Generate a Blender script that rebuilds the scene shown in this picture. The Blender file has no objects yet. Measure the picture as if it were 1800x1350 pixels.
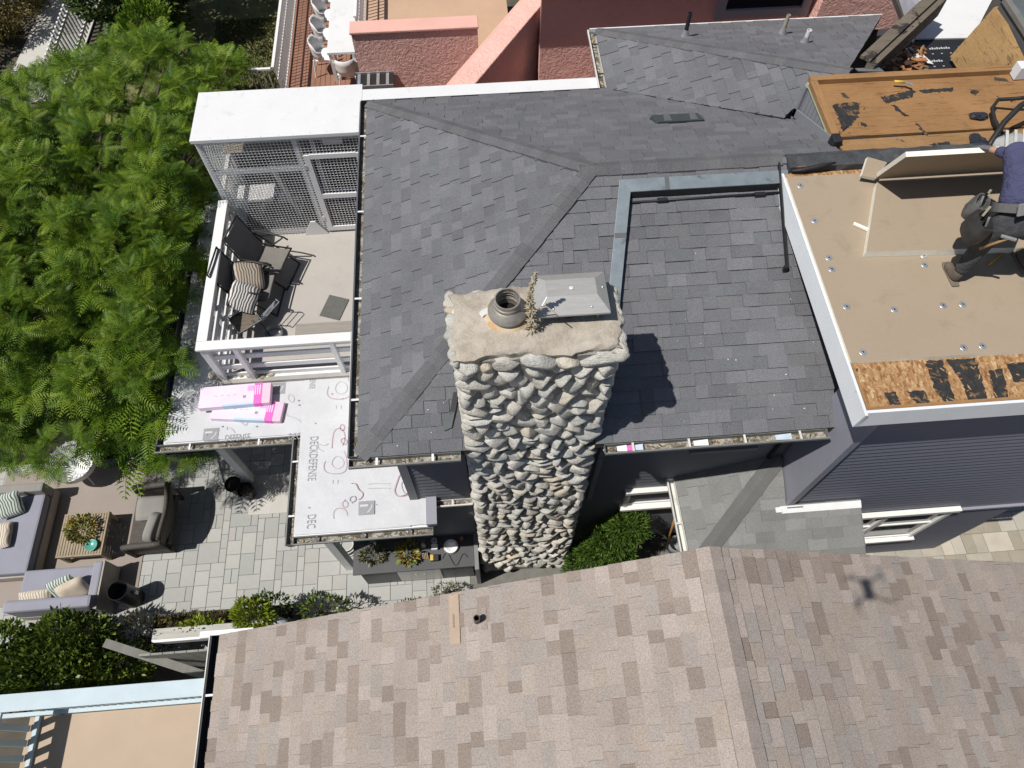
import bpy, bmesh, math, random
import numpy as np
from mathutils import Vector, Matrix
random.seed(7)
S = bpy.context.scene
R = math.radians
# ---------------------------------------------------------------- camera (house axes = world axes)
F = 1248.0; PITCH = R(61.7); YAW = R(4.4); HC = 12.3
cam_d = bpy.data.cameras.new('camera'); cam = bpy.data.objects.new('camera', cam_d)
S.collection.objects.link(cam); S.camera = cam
cam.location = (0, 0, HC); cam.rotation_euler = (math.pi/2 - PITCH, 0, -YAW)
cam_d.sensor_width = 36; cam_d.lens = F/1800*36; cam_d.clip_end = 500; cam_d.clip_start = 0.1
# directions of a photograph pixel, used to measure real places on known planes
_fh = (math.sin(YAW), math.cos(YAW))
RT = Vector((math.cos(YAW), -math.sin(YAW), 0))
FW = Vector((_fh[0]*math.cos(PITCH), _fh[1]*math.cos(PITCH), -math.sin(PITCH)))
UP = Vector((_fh[0]*math.sin(PITCH), _fh[1]*math.sin(PITCH), math.cos(PITCH)))
CAM = Vector((0, 0, HC))
def ray(x, y): return RT*((x-900)/F) + UP*((675-y)/F) + FW
def at(x, y, z):
    d = ray(x, y); return CAM + d*((z-HC)/d.z)
def aty(x, y, Y):
    d = ray(x, y); return CAM + d*(Y/d.y)
def atx(x, y, X):
    d = ray(x, y); return CAM + d*(X/d.x)
# ---------------------------------------------------------------- sun and sky
SUND = ray(1515, 1035).normalized()          # direction the light travels
sun_d = bpy.data.lights.new('sun', 'SUN'); sun_d.energy = 4.8; sun_d.angle = R(0.53); sun_d.color = (1.0, 0.955, 0.89)
sun = bpy.data.objects.new('sun', sun_d); S.collection.objects.link(sun)
sun.rotation_euler = SUND.to_track_quat('-Z', 'Y').to_euler(); sun.location = (-8, -4, 25)
w = bpy.data.worlds.new('World'); S.world = w; w.use_nodes = True
nt = w.node_tree; nt.nodes.clear()
sky = nt.nodes.new('ShaderNodeTexSky'); sky.sky_type = 'NISHITA'; sky.sun_disc = False
sky.sun_elevation = math.asin(-SUND.z); sky.sun_rotation = math.atan2(-SUND.x, -SUND.y)
bg = nt.nodes.new('ShaderNodeBackground'); bg.inputs[1].default_value = 0.062
wo = nt.nodes.new('ShaderNodeOutputWorld')
nt.links.new(sky.outputs[0], bg.inputs[0]); nt.links.new(bg.outputs[0], wo.inputs[0])
vs = S.view_settings; vs.view_transform = 'Standard'; vs.look = 'None'; vs.exposure = 0.0; vs.gamma = 1.0
S.render.engine = 'CYCLES'; S.render.resolution_x = 1024; S.render.resolution_y = 768
# ---------------------------------------------------------------- materials
MATS = {}
def _mat(name):
    m = bpy.data.materials.new(name); m.use_nodes = True
    t = m.node_tree; b = t.nodes['Principled BSDF']; return m, t, b
def _noise(t, scale, detail=4.0, rough=0.6, vec=None, dist=0.0):
    n = t.nodes.new('ShaderNodeTexNoise'); n.inputs['Scale'].default_value = scale
    n.inputs['Detail'].default_value = detail; n.inputs['Roughness'].default_value = rough
    n.inputs['Distortion'].default_value = dist
    if vec is not None: t.links.new(vec, n.inputs['Vector'])
    return n.outputs['Fac']
def _coord(t, sc=None, kind='Object'):
    c = t.nodes.new('ShaderNodeTexCoord').outputs[kind]
    if sc is None: return c
    mp = t.nodes.new('ShaderNodeMapping'); mp.inputs['Scale'].default_value = sc
    t.links.new(c, mp.inputs['Vector']); return mp.outputs[0]
def _ramp(t, fac, stops, interp='LINEAR'):
    r = t.nodes.new('ShaderNodeValToRGB'); e = r.color_ramp; e.interpolation = interp
    while len(e.elements) < len(stops): e.elements.new(0.5)
    for el, (p, c) in zip(e.elements, stops): el.position = p; el.color = (*c[:3], 1)
    t.links.new(fac, r.inputs['Fac']); return r.outputs['Color']
def _mul(t, a, b, fac=1.0, mode='MULTIPLY'):
    n = t.nodes.new('ShaderNodeMix'); n.data_type = 'RGBA'; n.blend_type = mode
    n.inputs[0].default_value = fac if not hasattr(fac, 'is_linked') else 1
    if hasattr(fac, 'is_linked'): t.links.new(fac, n.inputs[0])
    for i, v in ((6, a), (7, b)):
        if hasattr(v, 'is_linked'): t.links.new(v, n.inputs[i])
        else: n.inputs[i].default_value = (*v[:3], 1)
    return n.outputs[2]
def _bump(t, b, h, strength=0.3, dist=0.01):
    n = t.nodes.new('ShaderNodeBump'); n.inputs['Strength'].default_value = strength
    n.inputs['Distance'].default_value = dist
    t.links.new(h, n.inputs['Height']); t.links.new(n.outputs[0], b.inputs['Normal'])
def mat(name, col, rough=0.75, var=0.12, scale=5.0, grain=0.10, gscale=90.0, bump=0.15, bdist=0.004, bscale=None,
        metal=0.0, spec=0.4, stretch=None, rnd=0.0, tone=None, dirt=None, dscale=2.5, dlev=(0.55, 0.75), trans=0.0):
    """col: base colour; tone: list of colours picked per piece (face attribute 'tone' or object random)"""
    m, t, b = _mat(name); MATS[name] = m
    c = _coord(t, stretch)
    n1 = _noise(t, scale, 5, 0.6, c); n2 = _noise(t, gscale, 2, 0.7, c)
    lo = [max(0, 1-var)]*3; hi = [1+var]*3
    a = _ramp(t, n1, [(0.3, lo), (0.7, hi)])
    g = _ramp(t, n2, [(0.3, [1-grain]*3), (0.7, [1+grain]*3)])
    base = col
    if tone:
        if tone[0] == 'attr':
            at_ = t.nodes.new('ShaderNodeAttribute'); at_.attribute_name = 'tone'; f = at_.outputs['Fac']
        else:
            f = t.nodes.new('ShaderNodeObjectInfo').outputs['Random']
        cs = tone[1]; base = _ramp(t, f, [(i/len(cs), cc) for i, cc in enumerate(cs)], 'CONSTANT')
    o = _mul(t, base, a); o = _mul(t, o, g)
    if rnd:
        f = t.nodes.new('ShaderNodeObjectInfo').outputs['Random']
        o = _mul(t, o, _ramp(t, f, [(0, [1-rnd]*3), (1, [1+rnd]*3)]))
    if dirt:
        f = _noise(t, dscale, 6, 0.65, c, 0.4)
        k = _ramp(t, f, [(dlev[0], (0, 0, 0)), (dlev[1], (1, 1, 1))])
        o = _mul(t, o, dirt, k, 'MIX')
    t.links.new(o, b.inputs['Base Color'])
    b.inputs['Roughness'].default_value = rough; b.inputs['Metallic'].default_value = metal
    b.inputs['Specular IOR Level'].default_value = spec
    if trans: b.inputs['Transmission Weight'].default_value = trans
    if bump: _bump(t, b, _noise(t, bscale or gscale, 4, 0.6, c), bump, bdist)
    return m
# ---------------------------------------------------------------- mesh builder
col = S.collection
class MB:
    def __init__(s): s.v = []; s.f = []; s.tone = []; s.mi = []; s.cm = 0
    def add(s, vs, fs, tone=0.5):
        o = len(s.v); s.v += [tuple(p) for p in vs]
        for f in fs: s.f.append([i+o for i in f]); s.tone.append(tone); s.mi.append(s.cm)
        return s
    def bx(s, x0, x1, y0, y1, z0, z1):
        if x0 > x1: x0, x1 = x1, x0
        if y0 > y1: y0, y1 = y1, y0
        if z0 > z1: z0, z1 = z1, z0
        return s.add([(x0,y0,z0),(x1,y0,z0),(x1,y1,z0),(x0,y1,z0),(x0,y0,z1),(x1,y0,z1),(x1,y1,z1),(x0,y1,z1)],
                     [(3,2,1,0),(4,5,6,7),(0,1,5,4),(1,2,6,5),(2,3,7,6),(3,0,4,7)])
    def obx(s, c, size, rot=(0,0,0)):
        """oriented box: centre, full sizes, euler"""
        M = Matrix.Translation(Vector(c)) @ (rot if isinstance(rot, Matrix) else Matrix.Rotation(rot[2],4,'Z') @ Matrix.Rotation(rot[1],4,'Y') @ Matrix.Rotation(rot[0],4,'X'))
        hx, hy, hz = [d/2 for d in size]
        vs = [M @ Vector(p) for p in [(-hx,-hy,-hz),(hx,-hy,-hz),(hx,hy,-hz),(-hx,hy,-hz),(-hx,-hy,hz),(hx,-hy,hz),(hx,hy,hz),(-hx,hy,hz)]]
        return s.add(vs, [(3,2,1,0),(4,5,6,7),(0,1,5,4),(1,2,6,5),(2,3,7,6),(3,0,4,7)])
    def bar(s, a, b, w, h, upv=(0,0,1)):
        """rectangular bar from a to b, w across, h along upv"""
        a = Vector(a); b = Vector(b); d = (b-a).normalized(); u = Vector(upv); u = (u-d*u.dot(d)).normalized(); x = d.cross(u)
        vs = []
        for p in (a, b):
            for sx, sy in ((-1,-1),(1,-1),(1,1),(-1,1)): vs.append(p + x*(sx*w/2) + u*(sy*h/2))
        return s.add(vs, [(0,1,2,3),(7,6,5,4),(0,4,5,1),(1,5,6,2),(2,6,7,3),(3,7,4,0)])
    def prism(s, poly, vec):
        n = len(poly); P = [Vector(p) for p in poly]; V = Vector(vec)
        nn = Vector((0,0,0))
        for i in range(n): nn += P[i].cross(P[(i+1) % n])
        if nn.dot(V) > 0: P = P[::-1]
        vs = P + [p+V for p in P]
        return s.add(vs, [tuple(range(n)), tuple(range(2*n-1, n-1, -1))] + [(i, i+n, (i+1) % n + n, (i+1) % n) for i in range(n)])
    def quad(s, *p): return s.add(p, [tuple(range(len(p)))])
    def tube(s, pts, r, n=8, cap=True, closed=False):
        P = [Vector(p) for p in pts]; k = len(P); rs = r if isinstance(r, (list, tuple)) else [r]*k
        vs = []; prev = None
        for i, p in enumerate(P):
            if closed: d = P[(i+1) % k]-P[i-1]
            else: d = P[min(i+1, k-1)]-P[max(i-1, 0)]
            d.normalize()
            if prev is None:
                u = d.orthogonal().normalized()
            else:
                u = prev - d*prev.dot(d)
                u = u.normalized() if u.length > 1e-6 else d.orthogonal().normalized()
            prev = u; w_ = d.cross(u)
            for j in range(n):
                a = 2*math.pi*j/n; vs.append(p + (u*math.cos(a) + w_*math.sin(a))*rs[i])
        fs = []
        for i in range(k if closed else k-1):
            o = i*n; q = ((i+1) % k)*n
            for j in range(n): fs.append((o+j, o+(j+1) % n, q+(j+1) % n, q+j))
        if cap and not closed: fs += [tuple(range(n-1, -1, -1)), tuple(range((k-1)*n, k*n))]
        return s.add(vs, fs)
    def lathe(s, prof, c=(0,0,0), n=20, axis=None, capb=False, capt=False):
        """prof: (radius, height) list"""
        c = Vector(c); vs = []; k = len(prof)
        Q = axis if axis is not None else Matrix.Identity(3)
        for r, h in prof:
            for j in range(n):
                a = 2*math.pi*j/n; vs.append(c + Q @ Vector((r*math.cos(a), r*math.sin(a), h)))
        fs = [(i*n+j, i*n+(j+1) % n, (i+1)*n+(j+1) % n, (i+1)*n+j) for i in range(k-1) for j in range(n)]
        if capb: fs.append(tuple(range(n-1, -1, -1)))
        if capt: fs.append(tuple(range((k-1)*n, k*n)))
        return s.add(vs, fs)
    def ico(s, c, rad, sub=2, jit=0.0, rot=None, rng=random):
        b = bmesh.new(); bmesh.ops.create_icosphere(b, subdivisions=sub, radius=1)
        ph = [rng.uniform(0, 6.28) for _ in range(6)]; M = rot or Matrix.Identity(3); c = Vector(c)
        vs = []
        for v in b.verts:
            p = v.co; k = 1 + jit*(math.sin(3*p.x+ph[0])+math.sin(3.3*p.y+ph[1])+math.sin(2.9*p.z+ph[2])+.6*math.sin(6*p.x+ph[3]+4*p.y))
            vs.append(c + M @ Vector((p.x*rad[0]*k, p.y*rad[1]*k, p.z*rad[2]*k)))
        fs = [[v.index for v in f.verts] for f in b.faces]; b.free()
        return s.add(vs, fs)
    def mesh(s, name, m, smooth=False, tones=False):
        me = bpy.data.meshes.new(name); me.from_pydata(s.v, [], s.f)
        for mm in (m if isinstance(m, (list, tuple)) else [m]): me.materials.append(MATS[mm] if isinstance(mm, str) else mm)
        if any(s.mi): me.polygons.foreach_set('material_index', s.mi)
        if smooth: me.polygons.foreach_set('use_smooth', [True]*len(me.polygons))
        if tones:
            a = me.attributes.new('tone', 'FLOAT', 'FACE'); a.data.foreach_set('value', s.tone)
        me.update(); return me
    def build(s, name, m, parent=None, smooth=False, bevel=0.0, tones=False, kind=None, sharp=None):
        o = bpy.data.objects.new(name, s.mesh(name, m, smooth, tones)); col.objects.link(o)
        if parent is not None: o.parent = parent; o.matrix_parent_inverse = par_inv(parent)
        if bevel:
            md = o.modifiers.new('bevel', 'BEVEL'); md.width = bevel; md.segments = 2; md.limit_method = 'ANGLE'
        if smooth and sharp is not None:
            try: o.data.set_sharp_from_angle(angle=R(sharp))
            except Exception: pass
        if kind: o['kind'] = kind
        return o
def wmat(p):
    M = p.matrix_basis.copy()
    if p.parent is not None: M = wmat(p.parent) @ p.matrix_parent_inverse @ M
    return M
def par_inv(p): return wmat(p).inverted()
def tag(o, label=None, cat=None, group=None, kind=None):
    if label: o['label'] = label
    if cat: o['category'] = cat
    if group: o['group'] = group
    if kind: o['kind'] = kind
    return o
def thing(name, loc, label, cat, group=None):
    o = bpy.data.objects.new(name, None); col.objects.link(o); o.location = Vector(loc); o.empty_display_size = .2
    return tag(o, label, cat, group)
def struct(o): o['kind'] = 'structure'; return o
def inst(name, me, parent, M):
    """object from shared mesh data, world matrix M"""
    o = bpy.data.objects.new(name, me); col.objects.link(o)
    if parent is not None: o.parent = parent; o.matrix_parent_inverse = par_inv(parent)
    o.matrix_basis = M; return o
def copy_thing(src, M, label, group=None):
    """copy a thing with its parts; M moves it from where the source stands"""
    o = src.copy(); col.objects.link(o); o.matrix_basis = M @ src.matrix_basis; o['label'] = label
    if group: o['group'] = group
    def rec(a, b):
        for ch in [q for q in bpy.data.objects if q.parent == a]:
            c = ch.copy(); col.objects.link(c); c.parent = b; rec(ch, c)
    rec(src, o); return o
def text_mesh(txt, size, mtx, m, name, parent, lift=0.0015, extrude=0.0):
    cu = bpy.data.curves.new('t', 'FONT'); cu.body = txt; cu.size = size; cu.align_x = 'LEFT'; cu.resolution_u = 2; cu.extrude = extrude
    ob = bpy.data.objects.new('t', cu); col.objects.link(ob)
    dg = bpy.context.evaluated_depsgraph_get(); dg.update()
    me = bpy.data.meshes.new_from_object(ob.evaluated_get(dg)); bpy.data.objects.remove(ob); bpy.data.curves.remove(cu)
    me.materials.clear(); me.materials.append(MATS[m]); me.transform(mtx)
    o = bpy.data.objects.new(name, me); col.objects.link(o)
    if parent is not None: o.parent = parent; o.matrix_parent_inverse = par_inv(parent)
    return o
# ---------------------------------------------------------------- shingle courses on a sloping plane
def clip_poly(poly, x0, x1, y0, y1):
    def cl(P, ins, isec):
        out = []
        for i in range(len(P)):
            a, b = P[i-1], P[i]
            ia, ib = ins(a), ins(b)
            if ib:
                if not ia: out.append(isec(a, b))
                out.append(b)
            elif ia: out.append(isec(a, b))
        return out
    def ix(v): return lambda a, b: (v, a[1]+(b[1]-a[1])*(v-a[0])/(b[0]-a[0]))
    def iy(v): return lambda a, b: (a[0]+(b[0]-a[0])*(v-a[1])/(b[1]-a[1]), v)
    P = cl(poly, lambda p: p[0] >= x0, ix(x0))
    if P: P = cl(P, lambda p: p[0] <= x1, ix(x1))
    if P: P = cl(P, lambda p: p[1] >= y0, iy(y0))
    if P: P = cl(P, lambda p: p[1] <= y1, iy(y1))
    return P
def shingle_field(corners, sdir, expo=0.143, wmin=0.10, wmax=0.30, rng=random, thick=0.011):
    """corners: 3D polygon (coplanar); sdir along the eave. Returns list of (verts, faces, tone, centre)."""
    P = [Vector(p) for p in corners]; s = Vector(sdir).normalized()
    n = Vector((0,0,0))
    for i in range(len(P)): n += P[i].cross(P[(i+1) % len(P)])
    n.normalize()
    if n.z < 0: n = -n
    t = n.cross(s)
    if t.z < 0: s = -s; t = n.cross(s)
    O = P[0]; st = [((p-O).dot(s), (p-O).dot(t)) for p in P]
    s0 = min(p[0] for p in st); s1 = max(p[0] for p in st); t0 = min(p[1] for p in st); t1 = max(p[1] for p in st)
    out = []; tt = t0
    while tt < t1-1e-4:
        x = s0 - rng.uniform(0, wmax)
        raised = rng.random() < .5
        while x < s1:
            w_ = rng.uniform(wmin, wmax); q = clip_poly(st, x, x+w_-.0015, tt, tt+expo)
            if len(q) >= 3:
                ar = abs(sum(q[i-1][0]*q[i][1]-q[i][0]*q[i-1][1] for i in range(len(q))))/2
                if ar > 1e-5:
                    if sum(q[i-1][0]*q[i][1]-q[i][0]*q[i-1][1] for i in range(len(q))) < 0: q = q[::-1]
                    ex = (.010 if raised else 0.0) + rng.uniform(0, .002)
                    top = []; bot = []
                    for a, b_ in q:
                        h = .002 + ex + thick*(1-(b_-tt)/expo)
                        p = O + s*a + t*b_; top.append(p + n*h); bot.append(p - n*.004)
                    k = len(q)
                    fs = [tuple(range(k))] + [(i, i+k, (i+1) % k + k, (i+1) % k) for i in range(k)]
                    out.append((top+bot, fs, rng.random(), sum(top, Vector((0,0,0)))/k, ar))
            raised = not raised if rng.random() < .8 else raised
            x += w_
        tt += expo
    return out
def in_frame(p):
    v = Vector(p)-CAM; d = v.dot(FW)
    if d < .2: return False
    return abs(F*v.dot(RT)/d) < 905 and abs(F*v.dot(UP)/d) < 680
def lay_shingles(tabs, parent, m_obj, m_attr, limit=300, name='shingle', stuff='shingle_courses'):
    vis = [t for t in tabs if in_frame(t[3])]; rest = [t for t in tabs if not in_frame(t[3])]
    vis.sort(key=lambda t: -t[4]/max(.1, (t[3]-CAM).length)**2*1.0)
    near, far = vis[:limit], vis[limit:]+rest
    for vs, fs, tn, c, ar in near:
        MB().add(vs, fs, tn).build(name, m_attr, parent, tones=True)
    if far:
        b = MB()
        for vs, fs, tn, c, ar in far: b.add(vs, fs, tn)
        b.build(stuff, m_attr, parent, tones=True, kind='stuff')
def caps(a, b, halfw, na, nb, parent, m, expo=0.14, lift=0.012, name='ridge_cap', rng=random, th=0.011):
    """overlapping folded cap shingles from low end a to high end b; na, nb = outward directions down each side (unit, sloping)"""
    a = Vector(a); b = Vector(b); d = (b-a); L = d.length; d.normalize(); na = Vector(na); nb = Vector(nb)
    k = int(L/expo)
    up = (Vector((0,0,1))-d*d.z).normalized()
    for i in range(k):
        p0 = a + d*(i*L/k); p1 = a + d*((i+1)*L/k + .02)
        l0 = lift+.005+rng.uniform(0, .002); l1 = lift
        w0 = halfw*rng.uniform(.96, 1.04)
        vs = [p0+na*w0+up*l0, p0+up*(l0+.001), p0+nb*w0+up*l0, p1+na*w0+up*l1, p1+up*(l1+.001), p1+nb*w0+up*l1]
        vs += [v-up*th for v in vs]
        fs = [(0,1,4,3),(1,2,5,4),(0,6,7,1),(1,7,8,2),(3,4,10,9),(4,5,11,10),(0,3,9,6),(2,8,11,5),(6,9,10,7),(7,10,11,8)]
        MB().add(vs, fs, rng.random()).build(name, m, parent, tones=True)
def gutter(a, b, outd, parent, m, w=0.11, h=0.09, th=0.006, name='gutter', hang=0.75, mh=None, debris=None, rng=random):
    """open trough from a to b (top inner edge line); outd = horizontal direction away from the house"""
    a = Vector(a); b = Vector(b); o = Vector(outd); d = (b-a).normalized(); L = (b-a).length; z = Vector((0,0,1))
    prof = [(0,0),(0,-h),(w*.7,-h),(w*.8,-h*.5),(w,-h*.3),(w,0.012),(w-.018,.012),(w-.018,.005),(w-.008,.005),(w-.008,-h*.28),(w*.8-.006,-h*.48),(w*.7-.004,-h+th),(th,-h+th),(th,0)]
    n = len(prof); vs = [p + o*x + z*y for p in (a, b) for x, y in prof]
    fs = [(i, (i+1) % n, n+(i+1) % n, n+i) for i in range(n)] + [(4,3,2,1,0,13,12,11,10,9),(n,n+1,n+2,n+3,n+4,n+9,n+10,n+11,n+12,n+13),(9,8,7,6,5,4)]
    g = MB().add(vs, fs).build(name, m, parent)
    for e, sgn in ((a, 1), (b, -1)):
        MB().prism([e+o*.002-z*h*.99, e+o*w*.69-z*h*.99, e+o*(w-.002)-z*h*.3, e+o*(w-.002)+z*.004, e+o*.002+z*.004], d*(sgn*.004)).build('end_cap', m, g)
    k = max(1, int(L/hang))
    for i in range(k):
        p = a + d*(L*(i+.5)/k)
        MB().bar(p+o*.004+z*.003, p+o*(w-.006)+z*.003, .025, .006).build('hanger', mh or m, g)
    if debris:
        bb = MB()
        cnt = int(L*debris[1])
        for i in range(cnt):
            p = a + d*(L*rng.random()) + o*(rng.uniform(.015, w*.7)) + z*(-h+th+rng.uniform(.004, .03))
            sz = rng.uniform(.004, .016)
            M = Matrix.Rotation(rng.uniform(0, 6), 4, 'Z') @ Matrix.Rotation(rng.uniform(-.7, .7), 4, 'X')
            bb.obx(p, (sz*rng.uniform(1, 3), sz, sz*.4), M); tn = rng.random()
            for q in range(6): bb.tone[-1-q] = tn
        bb.build('leaf_litter', debris[0], g, tones=True, kind='stuff')
        # silt bed
        MB().prism([a+o*.008-z*(h-.010), a+o*w*.7-z*(h-.010), b+o*w*.7-z*(h-.010), b+o*.008-z*(h-.010)], (0,0,.012)).build('silt', 'silt', g)
    return g
# ---------------------------------------------------------------- the materials
GREY = [(0.118, 0.119, 0.13), (0.133, 0.135, 0.146), (0.145, 0.148, 0.16), (0.134, 0.135, 0.143), (0.125, 0.13, 0.141), (0.152, 0.154, 0.168), (0.138, 0.142, 0.154), (0.131, 0.134, 0.144)]
TAN = [(0.289, 0.245, 0.216), (0.252, 0.209, 0.182), (0.321, 0.278, 0.246), (0.29, 0.26, 0.238), (0.305, 0.26, 0.221), (0.345, 0.297, 0.267), (0.224, 0.184, 0.158), (0.297, 0.255, 0.226), (0.314, 0.27, 0.241), (0.278, 0.249, 0.227), (0.296, 0.257, 0.231), (0.308, 0.266, 0.237)]
LOW = [(0.171, 0.176, 0.171), (0.194, 0.199, 0.194), (0.208, 0.213, 0.208), (0.182, 0.186, 0.182), (0.228, 0.232, 0.228), (0.192, 0.196, 0.19)]
mat('shingle_grey', None, .92, .13, .9, .30, 95, .5, .003, tone=('attr', GREY), spec=.2)
mat('shingle_tan', None, .92, .08, 1.2, .27, 85, .5, .003, tone=('attr', TAN), spec=.2)
mat('shingle_low', None, .92, .08, 2, .22, 90, .4, .003, tone=('attr', LOW), spec=.2)
mat('cap_grey', (.114,.114,.121), .92, .12, 2, .30, 95, .5, .003, spec=.2, rnd=.1)
mat('cap_tan', (.30,.258,.23), .92, .10, 3, .27, 85, .5, .003, spec=.2, rnd=.1)
mat('cap_low', (.125,.128,.125), .92, .08, 3, .24, 200, .4, .003, spec=.2)
mat('roof_board', (.05,.045,.04), .9)
mat('white_paint', (.69,.69,.69), .55, .035, 3, .02, 60, .05, dirt=(.62,.61,.58), dscale=3, dlev=(.62,.8))
mat('white_panel', (.66,.665,.67), .5, .03, 2, .02, 50, .05, dirt=(.46,.46,.45), dscale=3, dlev=(.58,.85))
mat('white_trim', (.70,.71,.72), .5, .05, 4, .03, 60, .05)
mat('siding', (.165,.172,.215), .6, .06, 2, .05, 40, .12, stretch=(.4, 3, 3))
mat('siding_smooth', (.255,.26,.31), .55, .05, 2, .04, 40, .1)
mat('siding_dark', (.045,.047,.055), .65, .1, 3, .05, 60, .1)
mat('dormer_siding', (.215,.225,.25), .6, .06, 3, .04, 60, .1)
mat('gutter_metal', (.17,.175,.17), .5, .12, 5, .05, 60, .05, metal=.0, dirt=(.25,.24,.21), dscale=6)
mat('gutter_grey', (.10,.105,.108), .45, .12, 5, .05, 60, .05)
mat('gutter_white', (.60,.60,.57), .55, .08, 6, .05, 60, .05, dirt=(.33,.30,.25), dscale=7)
mat('silt', (.11,.095,.07), .95, .35, 14, .4, 130, .5, dirt=(.36,.345,.31), dscale=9, dlev=(.45,.6))
mat('litter', None, .9, .1, 8, .1, 90, 0, tone=('attr', [(.14,.09,.05),(.22,.16,.09),(.30,.26,.2),(.07,.05,.03),(.12,.09,.06),(.50,.48,.44),(.19,.14,.08),(.10,.10,.06),(.45,.33,.2)]))
mat('flash_metal', (.225,.265,.29), .42, .14, 6, .05, 50, .05, metal=.35, dirt=(.12,.14,.15), dscale=5, dlev=(.6,.7))
mat('tar', (.018,.019,.022), .6, .3, 8, .2, 60, .4, .006)
mat('black_paint', (.02,.021,.024), .5, .1, 5)
mat('galv', (.55,.57,.59), .38, .12, 10, .06, 80, .1, metal=.7)
mat('steel', (.44,.435,.42), .38, .07, 6, .05, 30, .05, metal=.35, stretch=(1, 6, 6))
mat('steel_dull', (.36,.335,.30), .5, .22, 7, .1, 60, .1, metal=.6, dirt=(.20,.14,.09), dscale=6)
mat('rust_cone', (.50,.41,.29), .7, .15, 8, .1, 80, .2, dirt=(.42,.24,.10), dscale=5, dlev=(.5,.7))
mat('dark_void', (.012,.011,.010), .9)
mat('insul_face', (.325,.262,.192), .85, .03, 1.2, .02, 30, .04, dirt=(.275,.22,.16), dscale=3.5, spec=.2)
mat('insul_edge', (.84,.81,.70), .85, .05, 10, .05, 60, .2)
mat('fascia_white', (.66,.69,.72), .5, .04, 3, .03, 40, .05)
mat('glass_dark', (.02,.025,.03), .08, .1, 3, spec=.6, bump=0)
mat('window_white', (.72,.72,.70), .5, .04, 6, .02)
mat('concrete_crown', (.34,.30,.245), .92, .2, 6, .16, 70, .8, .015, bscale=22, dirt=(.47,.43,.37), dscale=4, dlev=(.45,.7))
mat('mortar', (.24,.23,.21), .95, .3, 9, .3, 60, .8, .015)
def wood_mat(name, c1, c2, ax, rough=.7, patches=None):
    m, t, b = _mat(name); MATS[name] = m
    sc = {'x': (.55, 9, 9), 'y': (9, .55, 9), 'z': (9, 9, .55)}[ax]
    c = _coord(t, sc)
    f = _noise(t, 3.0, 6, .65, c, 1.4)
    o = _ramp(t, f, [(.32, c2), (.48, c1), (.56, [q*.82 for q in c1]), (.68, c1)])
    g = _noise(t, 40, 3, .6, c); o = _mul(t, o, _ramp(t, g, [(.3, (.85,.85,.85)), (.7, (1.12,1.12,1.12))]))
    big = _noise(t, 1.4, 4, .6, _coord(t)); o = _mul(t, o, _ramp(t, big, [(.3, (.82,.80,.78)), (.7, (1.1,1.1,1.1))]))
    if patches:
        k = _ramp(t, _noise(t, patches[1], 8, .62, _coord(t), .6), [(patches[2], (0,0,0)), (patches[2]+.035, (1,1,1))])
        o = _mul(t, o, patches[0], k, 'MIX')
    t.links.new(o, b.inputs['Base Color']); b.inputs['Roughness'].default_value = rough
    b.inputs['Specular IOR Level'].default_value = .3
    _bump(t, b, f, .3, .004); return m
wood_mat('plywood', (.31,.172,.074), (.13,.062,.022), 'x', .75, ((.05,.04,.032), 3.4, .62))
wood_mat('plywood_edge', (.33,.19,.085), (.18,.09,.035), 'x')
wood_mat('rot_wood', (.34,.215,.095), (.10,.06,.03), 'y', .85, ((.05,.035,.025), 3.5, .58))
wood_mat('weathered', (.16,.135,.105), (.06,.05,.04), 'x', .85, ((.035,.03,.028), 4, .56))
def osb_mat():
    m, t, b = _mat('osb'); MATS['osb'] = m
    c = _coord(t); v = t.nodes.new('ShaderNodeTexVoronoi'); v.inputs['Scale'].default_value = 46; v.feature = 'F1'
    mp = t.nodes.new('ShaderNodeMapping'); mp.inputs['Scale'].default_value = (1, .42, 1); mp.inputs['Rotation'].default_value = (0,0,.5)
    n = t.nodes.new('ShaderNodeTexNoise'); n.inputs['Scale'].default_value = 5; t.links.new(c, n.inputs['Vector'])
    mx = _mul(t, c, n.outputs['Color'], .06, 'ADD'); t.links.new(mx, mp.inputs['Vector']); t.links.new(mp.outputs[0], v.inputs['Vector'])
    o = _ramp(t, v.outputs['Color'], [(.15, (.22,.105,.04)), (.4, (.34,.185,.08)), (.7, (.40,.245,.115)), (.95, (.52,.38,.22))])
    k = _noise(t, 55, 3, .6, c); o = _mul(t, o, _ramp(t, k, [(.35, (.72,.7,.66)), (.65, (1.1,1.1,1.1))]))
    # torn tar strips
    nx = _noise(t, 3.2, 7, .7, _coord(t, (1.35, .5, 1)), .3)
    sx = t.nodes.new('ShaderNodeSeparateXYZ'); t.links.new(c, sx.inputs[0])
    mr = t.nodes.new('ShaderNodeMapRange'); mr.inputs[1].default_value = 4.0; mr.inputs[2].default_value = 4.35; mr.inputs[3].default_value = -.3; mr.inputs[4].default_value = .0
    t.links.new(sx.outputs[0], mr.inputs[0])
    ad = t.nodes.new('ShaderNodeMath'); ad.operation = 'ADD'; t.links.new(nx, ad.inputs[0]); t.links.new(mr.outputs[0], ad.inputs[1])
    t.links.new(o, b.inputs['Base Color']); b.inputs['Roughness'].default_value = .85
    _bump(t, b, v.outputs['Distance'], .3, .004)
osb_mat()
mat('flash_dark', (.05,.053,.058), .6, .25, 5, .2, 60, .3, .006, dirt=(.10,.105,.11), dscale=3, dlev=(.5,.7))
mat('flash_dull', (.17,.165,.15), .55, .12, 6, .05, 60, .1)
mat('trim_green', (.42,.46,.30), .7)
mat('trim_grey', (.20,.205,.215), .6, .08, 5)
mat('siding_dim', (.15,.155,.18), .6, .06, 2, .05, 40, .12)
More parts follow.
